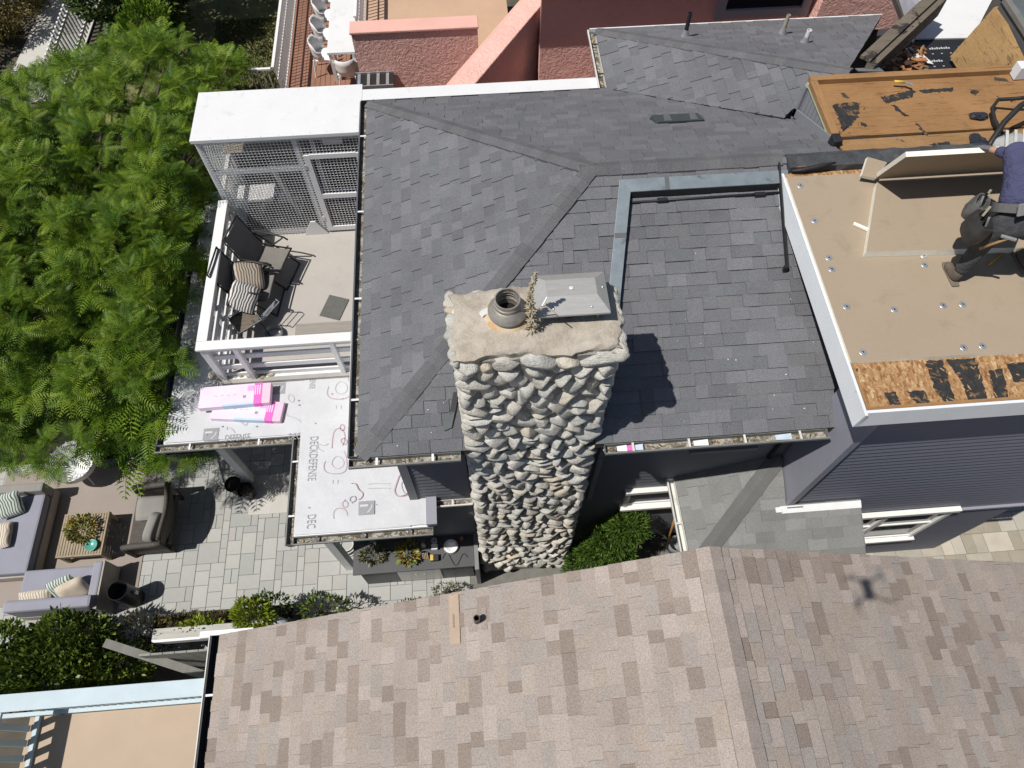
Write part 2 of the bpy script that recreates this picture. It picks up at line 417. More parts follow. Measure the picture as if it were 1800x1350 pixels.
mat('under_black', (.018,.019,.022), .5, .15, 4, .1, 60, .2)
mat('parapet_shade_tint', (.55,.56,.62), .6)  # bluish tint stands for shade on a white parapet
mat('print_grey', (.42,.44,.46), .7, 0, 5, 0, 60, 0)
mat('glass_grey', (.10,.115,.12), .12, .35, 3, spec=.6, bump=0)
mat('pipe_tan', (.34,.31,.23), .6); mat('pipe_white', (.72,.72,.72), .5); mat('pipe_brown', (.10,.065,.055), .6)
mat('vent_grey', (.045,.056,.062), .5, .08, 5)
mat('gutter_dark', (.025,.027,.028), .6, .1, 5)
mat('strip_tan', (.37,.285,.215), .8, .06, 5)
wood_mat('plywood_edge_y', (.33,.19,.085), (.18,.09,.035), 'y')
wood_mat('osb_plain', (.31,.185,.085), (.17,.085,.03), 'x', .8, ((.03,.028,.027), 3.2, .66))
STONE = [(0.467, 0.453, 0.411), (0.524, 0.498, 0.444), (0.432, 0.431, 0.4), (0.521, 0.495, 0.439), (0.489, 0.481, 0.444), (0.402, 0.402, 0.368), (0.537, 0.515, 0.471), (0.502, 0.487, 0.45), (0.531, 0.49, 0.413), (0.467, 0.464, 0.427), (0.513, 0.504, 0.466), (0.548, 0.528, 0.481), (0.443, 0.436, 0.395), (0.489, 0.464, 0.417), (0.512, 0.447, 0.355), (0.502, 0.498, 0.46), (0.454, 0.453, 0.421), (0.478, 0.453, 0.4)]
for nm, kk in (('stone','rnd'),('stone_attr','attr')):
    mat(nm, None, .9, .18, 9, .14, 75, .8, .02, bscale=14, tone=(kk, STONE), dirt=(.54,.525,.49), dscale=9, dlev=(.54,.75), spec=.2)
mat('membrane', (.53,.54,.56), .45, .05, 2.5, .03, 30, .35, .012, bscale=5)
mat('ink_pink', (.42,.30,.335), .7, .1, 4, .05, 60, 0); mat('ink_grey', (.28,.28,.30), .7, .1, 4, 0, 60, 0); mat('ink_soft', (.44,.42,.45), .7, .05, 4, 0, 60, 0)
mat('balcony_floor', (.40,.375,.345), .8, .05, 1.5, .06, 90, .15, dirt=(.34,.315,.29), dscale=2)
mat('curb_grey', (.33,.32,.30), .85, .1, 4)
mat('wire', (.74,.75,.76), .45, .05, 5, metal=.3)
mat('sling_brown', (.17,.16,.145), .8, .08, 8, .25, 160, .3); mat('tube_dark', (.035,.034,.032), .45, .1, 6, metal=.3)
mat('mat_grey', (.115,.115,.105), .95, .1, 10, .3, 120, .5)
mat('foam_pink', (.72,.48,.60), .7, .03, 4); mat('wrap_white', (.74,.62,.75), .35, .06, 3, .02, 30, .2, bscale=8); mat('ink_magenta', (.72,.14,.50), .5, .1, 6); mat('ink_blue', (.46,.60,.74), .5, .1, 6)
mat('paver', None, .88, .07, 3, .10, 110, .3, .003, tone=('rnd', [(0.34, 0.344, 0.327), (0.377, 0.381, 0.362), (0.358, 0.366, 0.352), (0.396, 0.397, 0.377), (0.327, 0.335, 0.324), (0.371, 0.366, 0.346), (0.383, 0.387, 0.371)]))
mat('paver_far', None, .88, .07, 3, .10, 110, .3, .003, tone=('attr', [(0.338, 0.343, 0.326), (0.375, 0.38, 0.361), (0.357, 0.365, 0.351), (0.394, 0.396, 0.376), (0.326, 0.334, 0.323)]))
mat('paver_warm', None, .88, .10, 3, .10, 110, .3, .003, tone=('attr', [(.36,.33,.27),(.42,.39,.33),(.33,.31,.26),(.46,.42,.34),(.38,.36,.31),(.30,.27,.21)]))
mat('joint_sand', (.16,.155,.14), .95, .15, 6); mat('soil', (.016,.013,.010), .95, .4, 5, .3, 60, .5); mat('ground_mat', (.09,.08,.06), .95, .3, 1.5)
mat('concrete', (.47,.455,.425), .88, .08, 2, .08, 80, .25)
mat('rug', (.29,.25,.222), .95, .05, 2, .08, 120, .25, stretch=(1, 1, 1)); mat('cushion_lav', (.255,.26,.315), .9, .05, 3, .06, 140, .2); mat('cushion_lav2', (.27,.275,.33), .9, .05, 3, .06, 140, .2)
mat('sofa_frame', (.36,.32,.28), .75, .1, 5); mat('wicker', (.07,.062,.054), .7, .3, 40, .25, 150, .6, .006); mat('cushion_taupe', (.25,.24,.225), .9, .06, 4, .06, 120, .2)
wood_mat('teak', (.36,.30,.215), (.22,.17,.11), 'y', .8); wood_mat('deck_wood', (.31,.165,.115), (.23,.115,.078), 'y', .7)
mat('teal_glaze', (.09,.34,.27), .25, .2, 9, spec=.6); mat('planter_black', (.02,.021,.022), .5); mat('counter', (.075,.078,.082), .55, .06, 4, .05, 80, .05); mat('cabinet', (.085,.09,.098), .5, .05, 3); mat('stainless', (.46,.46,.45), .35, .08, 6, metal=.8, stretch=(6, 1, 1))
mat('white_plastic', (.74,.75,.75), .4, .03, 4); mat('pillow_stripe', (.52,.45,.36), .9, .2, 5); mat('rubber_black', (.02,.02,.021), .5)
mat('leaf_frond', None, .55, .10, 4, .0, 60, 0, tone=('attr', [(.10,.185,.012),(.145,.235,.016),(.065,.135,.010),(.19,.275,.022),(.115,.205,.014),(.055,.115,.010)]), spec=.3)
mat('leaf_hedge', None, .42, .1, 4, .0, 60, 0, tone=('attr', [(.07,.12,.02),(.12,.175,.025),(.045,.085,.016),(.19,.24,.035),(.085,.14,.02)]), spec=.45)
mat('leaf_lime', None, .5, .1, 4, .0, 60, 0, tone=('attr', [(.20,.27,.02),(.26,.33,.03),(.14,.20,.02),(.30,.34,.04)]), spec=.3)
mat('leaf_dark', None, .5, .1, 4, .0, 60, 0, tone=('attr', [(.03,.06,.012),(.05,.09,.014),(.022,.045,.01),(.075,.11,.016)]), spec=.35)
mat('leaf_brown', None, .6, .1, 4, .0, 60, 0, tone=('attr', [(.13,.11,.03),(.17,.12,.035),(.09,.085,.025),(.20,.14,.05),(.10,.10,.03)]), spec=.25)
mat('leaf_podo', None, .5, .1, 4, .0, 60, 0, tone=('attr', [(.075,.145,.022),(.11,.19,.028),(.05,.10,.018),(.15,.22,.04)]), spec=.35)
mat('leaf_succ', None, .5, .1, 4, .0, 60, 0, tone=('attr', [(.16,.20,.05),(.28,.26,.05),(.36,.20,.04),(.10,.13,.05),(.30,.30,.10)]), spec=.35)
mat('leaf_succ_grey', None, .5, .1, 4, .0, 60, 0, tone=('attr', [(.16,.18,.10),(.25,.25,.13),(.06,.05,.04),(.32,.30,.15),(.035,.03,.03)]), spec=.35)
mat('grass', None, .8, .1, 4, .0, 60, 0, tone=('attr', [(.09,.11,.03),(.13,.14,.045),(.07,.09,.025),(.17,.16,.06)]))
mat('dry_weed', (.36,.31,.22), .9, .15, 20)
mat('bark', (.07,.055,.04), .9, .3, 9, .3, 40, .6, .01)
for nm in ('leaf_frond','leaf_hedge','leaf_lime','leaf_podo'):
    t = MATS[nm].node_tree; b = t.nodes['Principled BSDF']; out = [n for n in t.nodes if n.type == 'OUTPUT_MATERIAL'][0]
    tr_ = t.nodes.new('ShaderNodeBsdfTranslucent'); mx = t.nodes.new('ShaderNodeMixShader'); mx.inputs[0].default_value = .28
    src = b.inputs['Base Color'].links[0].from_socket; t.links.new(src, tr_.inputs['Color'])
    t.links.new(b.outputs[0], mx.inputs[1]); t.links.new(tr_.outputs[0], mx.inputs[2]); t.links.new(mx.outputs[0], out.inputs['Surface'])
def stucco(name, c, d=.011, sc=8, st=.7):
    m, t, b = _mat(name); MATS[name] = m; co = _coord(t)
    n1 = _noise(t, 1.5, 4, .6, co); o = _mul(t, c, _ramp(t, n1, [(.3, (.93,.93,.93)), (.7, (1.05,1.05,1.05))]))
    t.links.new(o, b.inputs['Base Color']); b.inputs['Roughness'].default_value = .9; b.inputs['Specular IOR Level'].default_value = .2
    h = _ramp(t, _noise(t, sc, 3, .55, co, 1.6), [(.42, (0,0,0)), (.56, (1,1,1))]); _bump(t, b, h, st, d)
stucco('pink_stucco', (.76,.46,.40)); stucco('pink_stucco_dimmed', (.42,.22,.185)); stucco('pink_smooth', (.68,.40,.34), .005, 20, .3); stucco('terrace_tan', (.47,.325,.225), .003, 30, .2)  # ledge gets a copy of the wall pink, darkened to offset stronger sun
def leafprint(name, c1, c2):
    m, t, b = _mat(name); MATS[name] = m
    w_ = t.nodes.new('ShaderNodeTexWave'); w_.inputs['Scale'].default_value = 7.5; w_.inputs['Distortion'].default_value = 5.5; w_.inputs['Detail'].default_value = 1; w_.inputs['Detail Scale'].default_value = .8
    t.links.new(_coord(t), w_.inputs['Vector']); o = _ramp(t, w_.outputs['Fac'], [(.5, c1), (.58, c2)])
    t.links.new(o, b.inputs['Base Color']); b.inputs['Roughness'].default_value = .9
leafprint('print_brown', (.13,.115,.10), (.44,.37,.29)); leafprint('print_white', (.075,.075,.078), (.62,.61,.57)); leafprint('print_green', (.60,.62,.58), (.09,.16,.12)); leafprint('print_bands', (.62,.58,.50), (.36,.29,.21))
mat('shell_a', (.55,.52,.42), .8, .2, 14); mat('shell_b', (.24,.19,.11), .8, .3, 14); mat('shell_c', (.36,.33,.25), .8, .3, 14)
mat('enc_wood', (.30,.26,.21), .8, .1, 5); mat('bench_grey', (.27,.25,.22), .85, .12, 5, stretch=(.5,5,5)); mat('ink_magenta2', (.78,.36,.62), .5)
mat('yellow_plastic', (.62,.42,.08), .5); mat('tin_red', (.36,.16,.12), .5); mat('teal_dark', (.03,.10,.085), .35, .2, 6); mat('hose_white', (.6,.62,.6), .5); mat('foam_pale', (.74,.58,.68), .7)
mat('plank_pale', (.42,.41,.38), .85, .14, 5, stretch=(.5,6,6)); mat('plank_grey', (.25,.25,.225), .85, .14, 5, stretch=(.5,.5,3)); mat('balcony_tan', (.42,.33,.245), .85, .05, 2, .05, 90, .15); mat('rail_blue', (.44,.53,.57), .6, .06, 3, .04, 60, .08)
stucco('pink_smooth_shaded', (.34,.19,.18), .004, 20, .3)  # darker copy of the smooth pink, shade put into its colour
mat('frame_grey', (.30,.33,.36), .5, .05, 4); mat('asphalt', (.05,.052,.058), .9, .15, 3, .2, 100, .3); mat('soil_green', (.14,.14,.055), .95, .4, 3, .3, 50, .5)
mat('leaf_lime2', None, .5, .1, 4, .0, 60, 0, tone=('attr', [(.10,.15,.02),(.16,.22,.03),(.06,.09,.02),(.04,.05,.02)]), spec=.3)
mat('leaf_brown2', None, .6, .1, 4, .0, 60, 0, tone=('attr', [(.06,.06,.02),(.10,.07,.03),(.04,.05,.015),(.12,.10,.03)]), spec=.25)
mat('skin', (.42,.25,.17), .55); mat('shirt_navy', (.058,.061,.125), .9, .12, 8, .05, 120, .9, .05, bscale=7, stretch=(1,2.2,2.2)); mat('trouser_dark', (.05,.051,.056), .9, .3, 10, .1, 120, .9, .04, bscale=9)
mat('boot_tan', (.12,.095,.075), .7, .2, 12); mat('sole_pale', (.16,.14,.11), .8); mat('glove', (.12,.12,.14), .8, .1, 10)
mat('webbing', (.10,.10,.10), .8, .1, 20); mat('webbing_pale', (.24,.24,.235), .8, .1, 20); mat('leather_black', (.035,.034,.033), .55, .25, 12, .1, 80, .4); mat('leather_grey', (.11,.108,.105), .6, .25, 12, .1, 80, .4)
mat('hammer_wood', (.30,.19,.09), .6, .1, 10); mat('orange_wood', (.62,.33,.06), .6); mat('paddle_wood', (.34,.17,.055), .6, .15, 8)
mat('foil_black', (.025,.027,.035), .12, .3, 15, spec=.9); mat('foil_blue', (.40,.50,.58), .3, .2, 15); mat('canvas_grey', (.30,.31,.31), .85, .15, 9, .1, 80, .4); mat('canvas_pale', (.46,.47,.46), .8)
mat('chip_orange', (.38,.16,.07), .8, .2, 12); mat('chip_brown', (.20,.10,.05), .8, .2, 12); mat('chip_dark', (.05,.03,.02), .8, .2, 12)
mat('flap_a', (.03,.03,.032), .7); mat('flap_b', (.085,.10,.10), .7); mat('ink_blue2', (.48,.56,.66), .5)

mat('tar_sheet', (.026,.025,.025), .75, .4, 16, .3, 90, .5, .005, dirt=(.17,.10,.045), dscale=11, dlev=(.57,.62))
mat('splinter_tan', (.50,.33,.17), .8, .15, 20)
# ---------------------------------------------------------------- the dark grey house
K = 0.448; EZ = 5.1; YR = 5.89; ZR = EZ + (YR-3.08)*K
XL, YF, YB = -1.45, 3.08, 8.70
house = thing('shingled_house', (2.5, 5.9, 0), 'dark blue-grey house with charcoal shingle hip roof and half stripped flat roof', 'house')
def zf(y): return EZ + (y-YF)*K
def zl(x): return EZ + (x-XL)*K
def zb(y): return EZ + (YB-y)*K
KW = .37; KB = .41
def zw(x): return EZ + (x-2.09)*KW
def zwb(y): return EZ + (10.07-y)*KB
# roof decks (thin boards under the shingles), one per slope, with a soffit depth
def deck(poly, name='roof'):
    return MB().prism([(x, y, z-.006) for x, y, z in poly], (0, 0, -.10)).build(name, 'roof_board', house)
left_poly = [(XL,YF,EZ),(XL,YB,EZ),(XL+2.81,YR,ZR)]
r_left = deck(left_poly); tag(r_left, 'hip slope of charcoal shingles above the balcony')
lay_shingles(shingle_field(left_poly, (0,1,0)), r_left, 'shingle_grey', 'shingle_grey', 95)
# front slope, upper raised part (above the metal edge) and lower part
front_poly = [(XL,YF,EZ),(-.21,YF,EZ),(-.21,3.84,zf(3.84)),(1.31,3.84,zf(3.84)),(1.67,5.72,zf(5.72)),(3.62,5.72,zf(5.72)),(3.62,YR,ZR),(XL+2.81,YR,ZR)]
r_front = deck(front_poly); tag(r_front, 'front slope of charcoal shingles left of the chimney')
lay_shingles(shingle_field(front_poly, (1,0,0)), r_front, 'shingle_grey', 'shingle_grey', 45)
dz = -.085
sunk_poly = [(1.17,YF,EZ+dz),(3.92,YF,EZ+dz),(3.92,5.60,zf(5.60)+dz),(1.78,5.60,zf(5.60)+dz),(1.42,3.84,zf(3.84)+dz),(1.17,3.84,zf(3.84)+dz)]
r_sunk = deck(sunk_poly); tag(r_sunk, 'lower bay of charcoal shingles framed by grey metal edging')
lay_shingles(shingle_field(sunk_poly, (1,0,0), wmin=.14, wmax=.36), r_sunk, 'shingle_grey', 'shingle_grey', 100)
back_poly = [(XL,YB,EZ),(2.09,YB,EZ),(4.06,7.08,zb(7.08)),(4.27,7.0,zb(7.0)),(4.27,YR,ZR),(XL+2.81,YR,ZR)]
r_back = deck(back_poly); tag(r_back, 'rear slope of charcoal shingles')
lay_shingles(shingle_field(back_poly, (1,0,0)), r_back, 'shingle_grey', 'shingle_grey', 35)
wl_poly = [(2.09,8.70,EZ),(2.09,10.07,EZ),(4.93,7.52,zw(4.93)),(4.93,7.2,zw(4.93)),(4.20,7.2,zw(4.20)),(4.06,7.08,zw(4.06))]
r_wl = deck(wl_poly); tag(r_wl, 'rear wing slope facing left')
lay_shingles(shingle_field(wl_poly, (0,1,0)), r_wl, 'shingle_grey', 'shingle_grey', 25)
wb_poly = [(2.09,10.07,EZ),(6.70,10.07,EZ),(4.98,7.62,zwb(7.62)),(4.93,7.52,zwb(7.52))]
r_wb = deck(wb_poly); tag(r_wb, 'rear wing slope facing the pink house')
lay_shingles(shingle_field(wb_poly, (1,0,0)), r_wb, 'shingle_grey', 'shingle_grey', 0)
ck = 1/math.sqrt(1+K*K)
dn_f = Vector((0,-ck,-K*ck)); dn_b = Vector((0,ck,-K*ck)); dn_l = Vector((-ck,0,-K*ck))
up_hip = lambda v: v
def hipw(n, d):   # outward direction across a hip, in the slope plane, square to the hip
    d = Vector(d).normalized(); v = Vector(n); v = v - d*v.dot(d); return v.normalized()
d1 = Vector((2.81,2.81,ZR-EZ)); caps((XL+.02,YF+.02,EZ), (XL+2.79,YR-.02,ZR), .105, hipw(dn_l,d1), hipw(dn_f,d1), r_left, 'cap_grey', name='hip_cap', lift=.028, th=.034)
d2 = Vector((2.81,-2.81,ZR-EZ)); caps((XL+.02,YB-.02,EZ), (XL+2.79,YR+.02,ZR), .105, hipw(dn_l,d2), hipw(dn_b,d2), r_left, 'cap_grey', name='hip_cap', lift=.028, th=.034)
d3 = Vector((2.84,-2.55,2.84*KW)); caps((2.11,10.05,EZ), (4.93,7.52,zw(4.93)), .105, hipw(Vector((-1,0,-KW)),d3), hipw(Vector((0,1,-KB)),d3), r_wl, 'cap_grey', name='hip_cap', lift=.028, th=.034)
caps((3.55,YR,ZR), (XL+2.7,YR,ZR+.004), .11, dn_f, dn_b, r_back, 'cap_grey', name='ridge_cap', lift=.028, th=.034)
# valley metal line
MB().bar((2.13,8.67,EZ+.022),(4.06,7.08,zw(4.06)+.022), .010, .012).build('valley_line', 'black_paint', house)
# drip flashing framing the sunken bay
fl = MB()
x0, x1 = 1.575, 1.715
zz = lambda y: zf(y)+.02
xe = lambda y: 1.66-.195*(5.72-y)
x0, x1 = xe(5.735), xe(5.60)+.14
fl.prism([(xe(3.80),3.80,zz(3.80)),(xe(3.80)+.14,3.80,zz(3.80)),(x1,5.60,zz(5.60)),(x0,5.735,zz(5.735))], (0,0,.012))
side_flash = fl.build('metal_edge', 'flash_metal', house, bevel=.002)
fl = MB(); fl.prism([(x0+.002,5.737,zz(5.737)),(x1+.002,5.602,zz(5.602)),(3.60,5.602,zz(5.602)),(3.60,5.737,zz(5.737))], (0,0,.012))
fl.build('metal_edge', 'flash_metal', house, bevel=.002)
b = MB(); b.prism([(xe(3.80)+.12,3.80,zz(3.80)-.002),(x1-.02,5.60,zz(5.60)-.002),(x1-.02,5.60,zz(5.60)-.13),(xe(3.80)+.12,3.80,zz(3.80)-.13)], (.016,0,0)); b.build('edge_shade_board', 'black_paint', house)  # step face coloured black to stand for shade under the metal edge
b = MB(); b.prism([(x1,5.603,zz(5.603)-.002),(3.60,5.603,zz(5.603)-.002),(3.60,5.603,zz(5.603)-.13),(x1,5.603,zz(5.603)-.13)], (0,.016,0)); b.build('edge_shade_board', 'black_paint', house)
b = MB(); b.tube([(1.78,5.545,zf(5.545)-.055),(3.55,5.555,zf(5.555)-.050)], .013, 8); b.build('cable', 'black_paint', house, smooth=True)
for xx in (2.15, 3.28):
    MB().obx((xx,5.547,zf(5.547)-.05), (.12,.045,.04)).build('cable_clamp', 'black_paint', house, bevel=.004)
for p, sx, sy in (((1.62,5.15,zz(5.15)+.013), .135, .05), ((2.2,5.67,zz(5.67)+.013), .05, .135)):
    MB().prism([(p[0]-sx/2,p[1]-sy/2,zz(p[1]-sy/2)+.0125),(p[0]+sx/2,p[1]-sy/2,zz(p[1]-sy/2)+.0125),(p[0]+sx/2,p[1]+sy/2,zz(p[1]+sy/2)+.0125),(p[0]-sx/2,p[1]+sy/2,zz(p[1]+sy/2)+.0125)], (0,0,.003)).build('seam_sealant', 'gutter_grey', house)
# gutters
gutter((XL-.005,3.10,EZ-.01), (XL-.005,8.72,EZ-.01), (-1,0,0), house, 'gutter_grey', mh='white_trim', hang=1.15, debris=('litter', 30))
gutter((XL-.1,YF-.005,EZ-.01), (-.33,YF-.005,EZ-.01), (0,-1,0), house, 'gutter_metal', mh='white_trim', hang=.55, debris=('litter', 90))
gutter((1.27,YF-.005,EZ-.01+dz), (3.80,YF-.005,EZ-.01+dz), (0,-1,0), house, 'gutter_metal', w=.125, mh='gutter_white', hang=.62, debris=('litter', 150))
gutter((2.085,8.72,EZ-.01), (2.085,10.09,EZ-.01), (-1,0,0), house, 'gutter_white', w=.12, mh='black_paint', hang=.65, debris=('litter', 120))
MB().bar((XL-.1,YB+.012,EZ-.004),(2.09,YB+.012,EZ-.004), .02, .05).build('drip_edge', 'black_paint', house)
MB().bar((2.0,10.085,EZ-.004),(6.7,10.085,EZ-.004), .02, .05).build('drip_edge', 'white_trim', house)
# scraps lying in the front gutter
gp = at(1098,768,EZ-.07)
# walls
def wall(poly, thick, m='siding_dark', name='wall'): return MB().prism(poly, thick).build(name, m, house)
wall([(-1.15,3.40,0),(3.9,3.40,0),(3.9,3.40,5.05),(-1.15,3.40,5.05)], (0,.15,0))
wl_ = wall([(-1.15,3.56,0),(-1.15,8.4,0),(-1.15,8.4,5.05),(-1.15,3.56,5.05)], (.15,0,0), 'siding')
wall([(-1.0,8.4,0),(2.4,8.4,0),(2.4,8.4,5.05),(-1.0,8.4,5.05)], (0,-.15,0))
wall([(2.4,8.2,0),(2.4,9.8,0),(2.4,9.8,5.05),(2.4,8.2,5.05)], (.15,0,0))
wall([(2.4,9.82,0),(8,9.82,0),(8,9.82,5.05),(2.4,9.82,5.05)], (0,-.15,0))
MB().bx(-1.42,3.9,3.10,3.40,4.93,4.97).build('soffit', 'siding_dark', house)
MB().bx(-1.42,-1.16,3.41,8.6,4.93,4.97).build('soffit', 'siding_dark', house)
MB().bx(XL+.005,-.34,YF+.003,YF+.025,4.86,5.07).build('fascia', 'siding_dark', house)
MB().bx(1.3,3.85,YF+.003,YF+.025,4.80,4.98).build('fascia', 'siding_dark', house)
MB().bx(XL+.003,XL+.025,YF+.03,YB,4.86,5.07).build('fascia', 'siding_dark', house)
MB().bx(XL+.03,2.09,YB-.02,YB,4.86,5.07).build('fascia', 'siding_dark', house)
# front bump-out with lap siding under the flat roof
WX, WY = 3.89, 2.78
bo = wall([(WX,3.395,2.2),(WX,WY,2.2),(WX,WY,6.16),(WX,3.395,6.16)], (.1,0,0), 'siding_smooth'); tag(bo, 'smooth lavender-grey return wall of the upper floor')
bw = MB().bx(WX+.105,8,WY+.03,WY+.13,2.36,6.15).build('wall', 'siding', house); tag(bw, 'lap sided front wall under the flat roof')
pz = 2.42; ph = .107
pm_ = MB().add([(0,0,0),(0,-.022,0),(0,-.006,ph+.012),(0,0,ph+.012),(1,0,0),(1,-.022,0),(1,-.006,ph+.012),(1,0,ph+.012)],
               [(0,1,2,3),(7,6,5,4),(1,5,6,2),(0,4,5,1),(2,6,7,3)]).mesh('plank', 'siding')
while pz < 5.95:
    xs = WX+.075; inst('plank', pm_, bw, Matrix.Translation((xs, WY+.03, pz)) @ Matrix.Diagonal((8-xs,1,1,1))); pz += ph
MB().bx(WX-.012,WX+.078,WY-.018,WY+.028,2.3,6.14).build('corner_board', 'siding_smooth', house, bevel=.003)
# ground-floor wall of the bump-out and cantilever edge
MB().bx(WX+.03,7.62,WY+.005,WY+.028,0,2.40).build('wall', 'siding', house)
MB().bx(5.9,8,WY-.035,WY+.004,2.36,2.42).build('belly_band', 'siding_smooth', house)
# ---------------------------------------------------------------- flat roof, dormer, recess (parts of the house)
FZ = 6.30
FX, FY0, FY1 = 3.53, 2.66, 5.70
flat = MB().bx(FX+.02,8.2,FY0+.02,FY1,6.16,FZ).build('flat_roof', 'osb', house); tag(flat, 'flat roof deck with torn black tar strips on oriented strand board')
# metal fascia (white left side, white front)
MB().prism([(FX+.016,FY0-.035,FZ+.012),(FX-.012,FY0-.035,FZ+.012),(FX-.03,FY0-.035,FZ-.235),(FX+.016,FY0-.035,FZ-.235)], (0,FY1-FY0+.03,0)).build('fascia', 'fascia_white', flat)
MB().prism([(FX+.017,FY0+.018,FZ+.012),(FX+.017,FY0-.012,FZ+.012),(FX+.017,FY0-.034,FZ-.235),(FX+.017,FY0+.018,FZ-.235)], (4.6,0,0)).build('fascia', 'fascia_white', flat)
MB().bx(FX+.02,8.2,FY0+.019,FY0+.05,FZ+.002,FZ+.020).build('nailer', 'plywood_edge', flat)
MB().bx(FX+.019,FX+.045,FY0+.052,3.2,FZ+.002,FZ+.020).build('nailer', 'plywood_edge', flat)
MB().bx(FX-.01,WX-.002,FY0+.05,5.6,6.05,6.158).build('soffit', 'black_paint', house)
# dark step flashing where the fascia meets the shingles
MB().prism([(FX-.04,4.72,zf(4.72)-.05),(FX-.025,4.72,zf(4.72)-.05),(FX-.025,5.80,zf(5.80)+.0),(FX-.04,5.80,zf(5.80)+.0)], (0,0,.07)).build('step_flashing', 'tar', house)
MB().bx(FX-.07,FX-.025,4.71,4.75,zf(4.72)-.06,zf(4.72)+.02).build('step_flashing', 'tar', house)
# tar covered ridge curb behind the flat roof
rc = MB()
ys = [5.70,5.72,5.86,5.93,5.95]; zs = [6.27,6.375,6.40,6.375,6.27]
vs = []; fs = []
nx = 40
for i in range(nx+1):
    x = 3.60 + (8.2-3.60)*i/nx
    for y, z in zip(ys, zs): vs.append((x, y+random.uniform(-.006,.006), z+random.uniform(-.006,.006)))
for i in range(nx):
    for j in range(4): fs.append((i*5+j, (i+1)*5+j, (i+1)*5+j+1, i*5+j+1))
fs += [(0,1,2,3,4)]
rc.add(vs, fs).build('ridge_curb', 'flash_dark', house)
b = MB(); b.tube([(3.62,5.69,6.35),(3.74,5.685,6.36),(3.95,5.69,6.41),(4.1,5.70,6.43)], [.012,.026,.024,.012], 8); b.build('tar_lump', 'tar', house, smooth=True)
MB().prism([(3.63,5.90,6.345),(3.80,5.72,6.345),(3.66,5.72,6.345)], (0,0,.03)).build('plywood_offcut', 'plywood_edge', house)
# insulation boards with plates
def board(poly, z, th, name, parent, label=None):
    o = MB(); o.prism([(x,y,z) for x,y in poly], (0,0,th))
    n = len(poly); ob = o.build(name, ['insul_face','insul_edge'], parent)
    me = ob.data
    for p in me.polygons: p.material_index = 0 if abs(p.normal.z) > .5 else 1
    if label: tag(ob, label)
    return ob
ib = board([(FX+.005,3.19),(6.0,3.16),(6.0,5.58),(FX+.005,5.60)], FZ+.003, .05, 'insulation_board', flat)
board([(6.004,3.16),(8.2,3.13),(8.2,5.56),(6.004,5.58)], FZ+.003, .05, 'insulation_board', flat)
def plate(p, parent):
    z = FZ+.0535
    o = MB().lathe([(.0,.0035),(.012,.0035),(.015,.0012),(.022,.0012),(.027,.003),(.036,.0022),(.038,.0)], (p.x,p.y,z), 18).build('fastening_plate', 'galv', parent, smooth=True)
    MB().lathe([(.0,.007),(.009,.006),(.011,.0036)], (p.x,p.y,z), 10).build('screw', 'black_paint', o, smooth=True)
for q in ((1407,326),(1432,388),(1457,453),(1462,473),(1625,465),(1488,539),(1572,544),(1658,537),(1692,535),(1517,619),(1694,611),(1727,608),(1624,449)):
    plate(at(q[0],q[1],FZ+.053), ib)
# loose boards (things)
lb = board([(4.04,4.42),(4.46,5.36),(6.6,5.36),(6.6,4.31)], FZ+.056, .09, 'foam_board', None)
tag(lb, 'tan faced foam insulation board lying flat under the worker with cut left end', 'insulation board')
# tilted board, chamfered, held by the worker
def slab(pts, th, name, label):
    P_ = [Vector(p) for p in pts]; n = (P_[1]-P_[0]).cross(P_[2]-P_[0]).normalized()
    ob = MB().prism(P_, n*th).build(name, ['insul_face','insul_edge'], None)
    for p in ob.data.polygons: p.material_index = 0 if abs(p.normal.dot(n)) > .7 else 1
    return tag(ob, label, 'insulation board')
def onp(u, v):   # u along X, v up the tilted sheet
    return Vector((4.47+u-.02*v, 5.40-.445*v, FZ+.150+.77*v))
slab([onp(0,0), onp(-.05,.10), onp(-.19,1.0), onp(1.75,1.0), onp(1.75,0)], .05, 'foam_board', 'foam insulation board with cut corner tilted up towards the viewer in the worker\'s hand')
slab([(4.30,5.46,FZ+.13),(4.46,5.42,FZ+.11),(4.62,5.60,FZ+.16),(4.40,5.66,FZ+.20)], .05, 'foam_board', 'small foam insulation offcut wedged behind the tilted board')
b = MB(); b.bar((4.07,4.86,FZ+.075),(4.20,4.76,FZ+.075), .03, .03); o = b.build('foam_strip', 'insul_edge', None, bevel=.004); tag(o, 'thin cream foam strip poking out left of the flat board', 'foam strip')
# --------- dormer box with plywood top
DX, DY0, DY1 = 4.25, 5.95, 7.17
dorm = MB().prism([(DX+.03,DY0,6.1),(DX+.03,DY0,FZ-.04),(DX+.03,DY1,FZ-.04),(DX+.03,DY1,5.6)], (4,0,0)).build('dormer', 'siding_dark', house)
ply = MB().bx(DX+.02,8.2,DY0+.28,DY1,FZ-.035,FZ).build('plywood_sheet', 'plywood', dorm)
MB().prism([(DX+.10,DY0+.02,FZ-.03),(8.2,DY0+.09,FZ-.03),(8.2,DY0+.275,FZ-.03),(DX+.06,DY0+.23,FZ-.03)], (0,0,.022)).build('plywood_sheet', 'osb_plain', dorm)
MB().bx(DX,8.2,DY1-.03,DY1+.055,FZ+.002,FZ+.07).build('curb', 'plywood_edge', dorm, bevel=.004)
MB().bx(DX-.015,DX+.075,DY0+.27,DY1-.033,FZ+.001,FZ+.07).build('curb', 'plywood_edge_y', dorm, bevel=.004)
MB().bx(DX-.02,DX+.08,DY0+.13,DY0+.265,FZ-.10,FZ+.075).build('curb_end', 'tar', dorm, bevel=.01)
